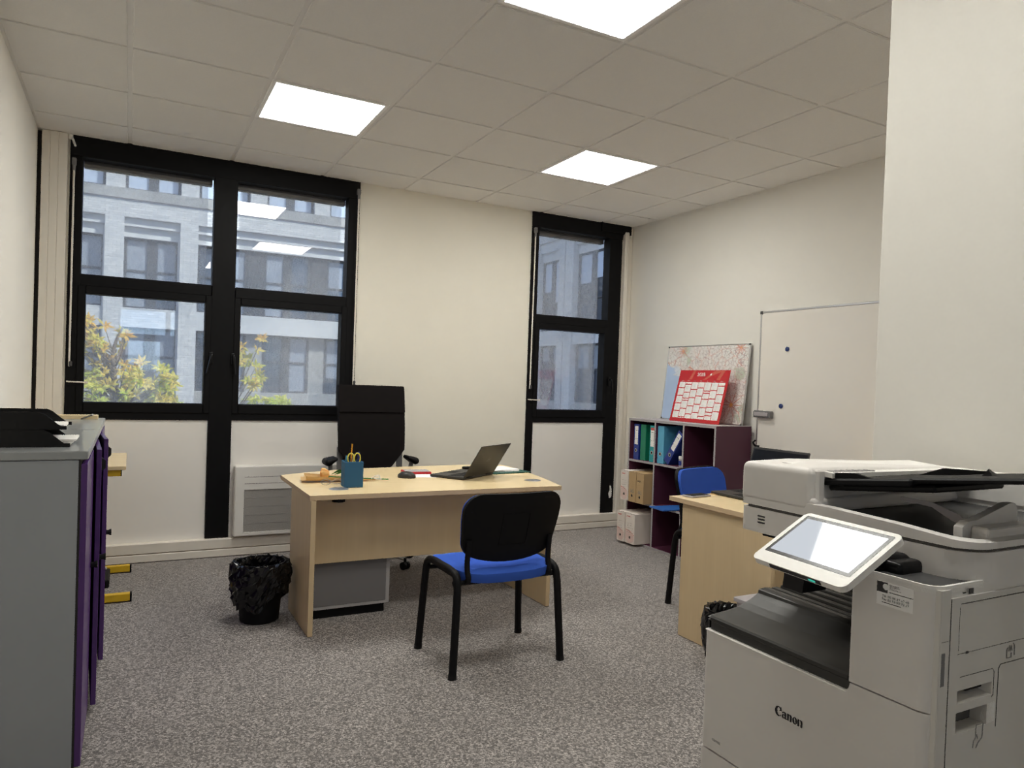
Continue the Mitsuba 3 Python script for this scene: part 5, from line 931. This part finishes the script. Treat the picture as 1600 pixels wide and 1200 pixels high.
# ------------------------------------------------------------------ the photographer, standing behind the camera: seen only as a reflection in the left window
t = thing('person', 'person in dark clothes holding a phone, reflected in the left window', 'person')
px, py = 0.47, -6.38
def limb(js):
    out = None
    for (p, r), (q, s) in zip(js[:-1], js[1:]):
        h = m3.Manifold.batch_hull([m3.Manifold.sphere(r, 16).translate(list(map(float, p))), m3.Manifold.sphere(s, 16).translate(list(map(float, q)))]); out = h if out is None else out+h
    return out
hip, chest, neck = (px, py, 0.95), (px, py, 1.32), (px, py+0.02, 1.50)
body = m3.Manifold.batch_hull([m3.Manifold.sphere(0.10, 16).translate([px+s*0.08, py, 0.95]) for s in (-1, 1)]+[m3.Manifold.sphere(0.095, 16).translate([px+s*0.09, py, 1.20]) for s in (-1, 1)])
body = body+m3.Manifold.batch_hull([m3.Manifold.sphere(0.095, 16).translate([px+s*0.09, py, 1.20]) for s in (-1, 1)]+[m3.Manifold.sphere(0.075, 16).translate([px+s*0.15, py, 1.43]) for s in (-1, 1)])
for s in (-1, 1):
    body = body+limb([((px+s*0.09, py, 0.93), 0.095), ((px+s*0.10, py+0.02, 0.50), 0.06), ((px+s*0.11, py-0.01, 0.09), 0.042), ((px+s*0.12, py+0.12, 0.04), 0.038)])
    body = body+limb([((px+s*0.18, py, 1.43), 0.062), ((px+s*0.23+0.04, py+0.10, 1.19), 0.045), ((0.583+s*0.065, -6.02, 1.36), 0.030)])
bm = m_of(body.refine_to_length(0.03)); trimesh.smoothing.filter_taubin(bm, iterations=12); part(t, 'body', bm, 'm_cloth_dark', smooth=True)
hd_ = m3.Manifold.batch_hull([m3.Manifold.sphere(0.078, 20).translate([px, py+0.03, 1.70]), m3.Manifold.sphere(0.055, 20).translate([px, py+0.055, 1.625]), m3.Manifold.sphere(0.07, 20).translate([px, py-0.005, 1.69])])+limb([((px, py, 1.45), 0.06), ((px, py+0.01, 1.62), 0.055)])+limb([((px, py+0.115, 1.685), 0.010), ((px, py+0.128, 1.662), 0.014)])
for s in (-1, 1): hd_ = hd_+m3.Manifold.sphere(0.022, 12).scale([0.4, 0.8, 1.3]).translate([px+s*0.078, py+0.02, 1.675])
hm = m_of(hd_.refine_to_length(0.015)); trimesh.smoothing.filter_taubin(hm, iterations=8); q = part(t, 'head', hm, 'm_skin', smooth=True)
part(q, 'eye', cat(*[mv(trimesh.creation.icosphere(2, 0.012), px+s*0.033, py+0.097, 1.688) for s in (-1, 1)]), 'm_paper', smooth=True); part(q, 'mouth', tube([(px-0.025, py+0.106, 1.628), (px, py+0.112, 1.626), (px+0.025, py+0.106, 1.628)], 0.005, 6), 'm_red_print')
hr = m3.Manifold.batch_hull([m3.Manifold.sphere(0.084, 20).translate([px, py+0.015, 1.715]), m3.Manifold.sphere(0.078, 20).translate([px, py-0.02, 1.68])])-m3.Manifold.cube([0.3, 0.3, 0.3]).translate([px-0.15, py+0.06, 1.44]); part(t, 'hair', m_of(hr), 'm_bark', smooth=40)
for s in (-1, 1):
    hx = 0.583+s*0.065; h = m3.Manifold.batch_hull([m3.Manifold.sphere(0.016, 10).translate([hx+a, -5.985+b, 1.36+c]) for a in (-0.012, 0.012) for b in (-0.03, 0.02) for c in (-0.03, 0.035)])
    for i, Lf in enumerate((0.070, 0.078, 0.072, 0.058)):
        z = 1.335+0.022*i; h = h+limb([((hx+s*0.010, -5.965, z), 0.0095), ((hx+s*0.012, -5.952, z+0.004), 0.009), ((hx-s*(Lf*0.35), -5.948, z+0.006), 0.008)])
    h = h+limb([((hx, -5.99, 1.325), 0.011), ((hx-s*0.02, -5.985, 1.33), 0.010), ((hx-s*0.040, -5.980, 1.345), 0.0085)])
    part(t, 'hand', m_of(h.refine_to_length(0.005)), 'm_skin', smooth=True)
t = thing('mobile_phone', 'phone held up by the reflected person, seen only in the left window', 'phone'); part(t, 'case', rbox(0.508, 0.658, -5.975, -5.966, 1.350, 1.424, 0.004, 8), 'm_black', smooth=40)

# ------------------------------------------------------------------ repeats share a group
GROUPS = {'ceiling_light': 'square ceiling light panels', 'visitor_chair': 'blue visitor chairs', 'desk': 'maple office desks', 'binder': 'binders in the bookcase', 'archive_box': 'archive boxes in the bookcase',
          'cabinet': 'grey cabinets with purple doors', 'letter_tray': 'black letter trays', 'waste_bin': 'black lined waste bins', 'magnet': 'whiteboard magnets', 'blind_rod': 'blind rods at the windows', 'laptop': 'open laptops'}
for key in list(labels):
    base_name = key[:-4] if key[-4:-3] == '_' and key[-3:].isdigit() else key
    if '__' not in key and base_name in GROUPS: labels[key]['group'] = GROUPS[base_name]
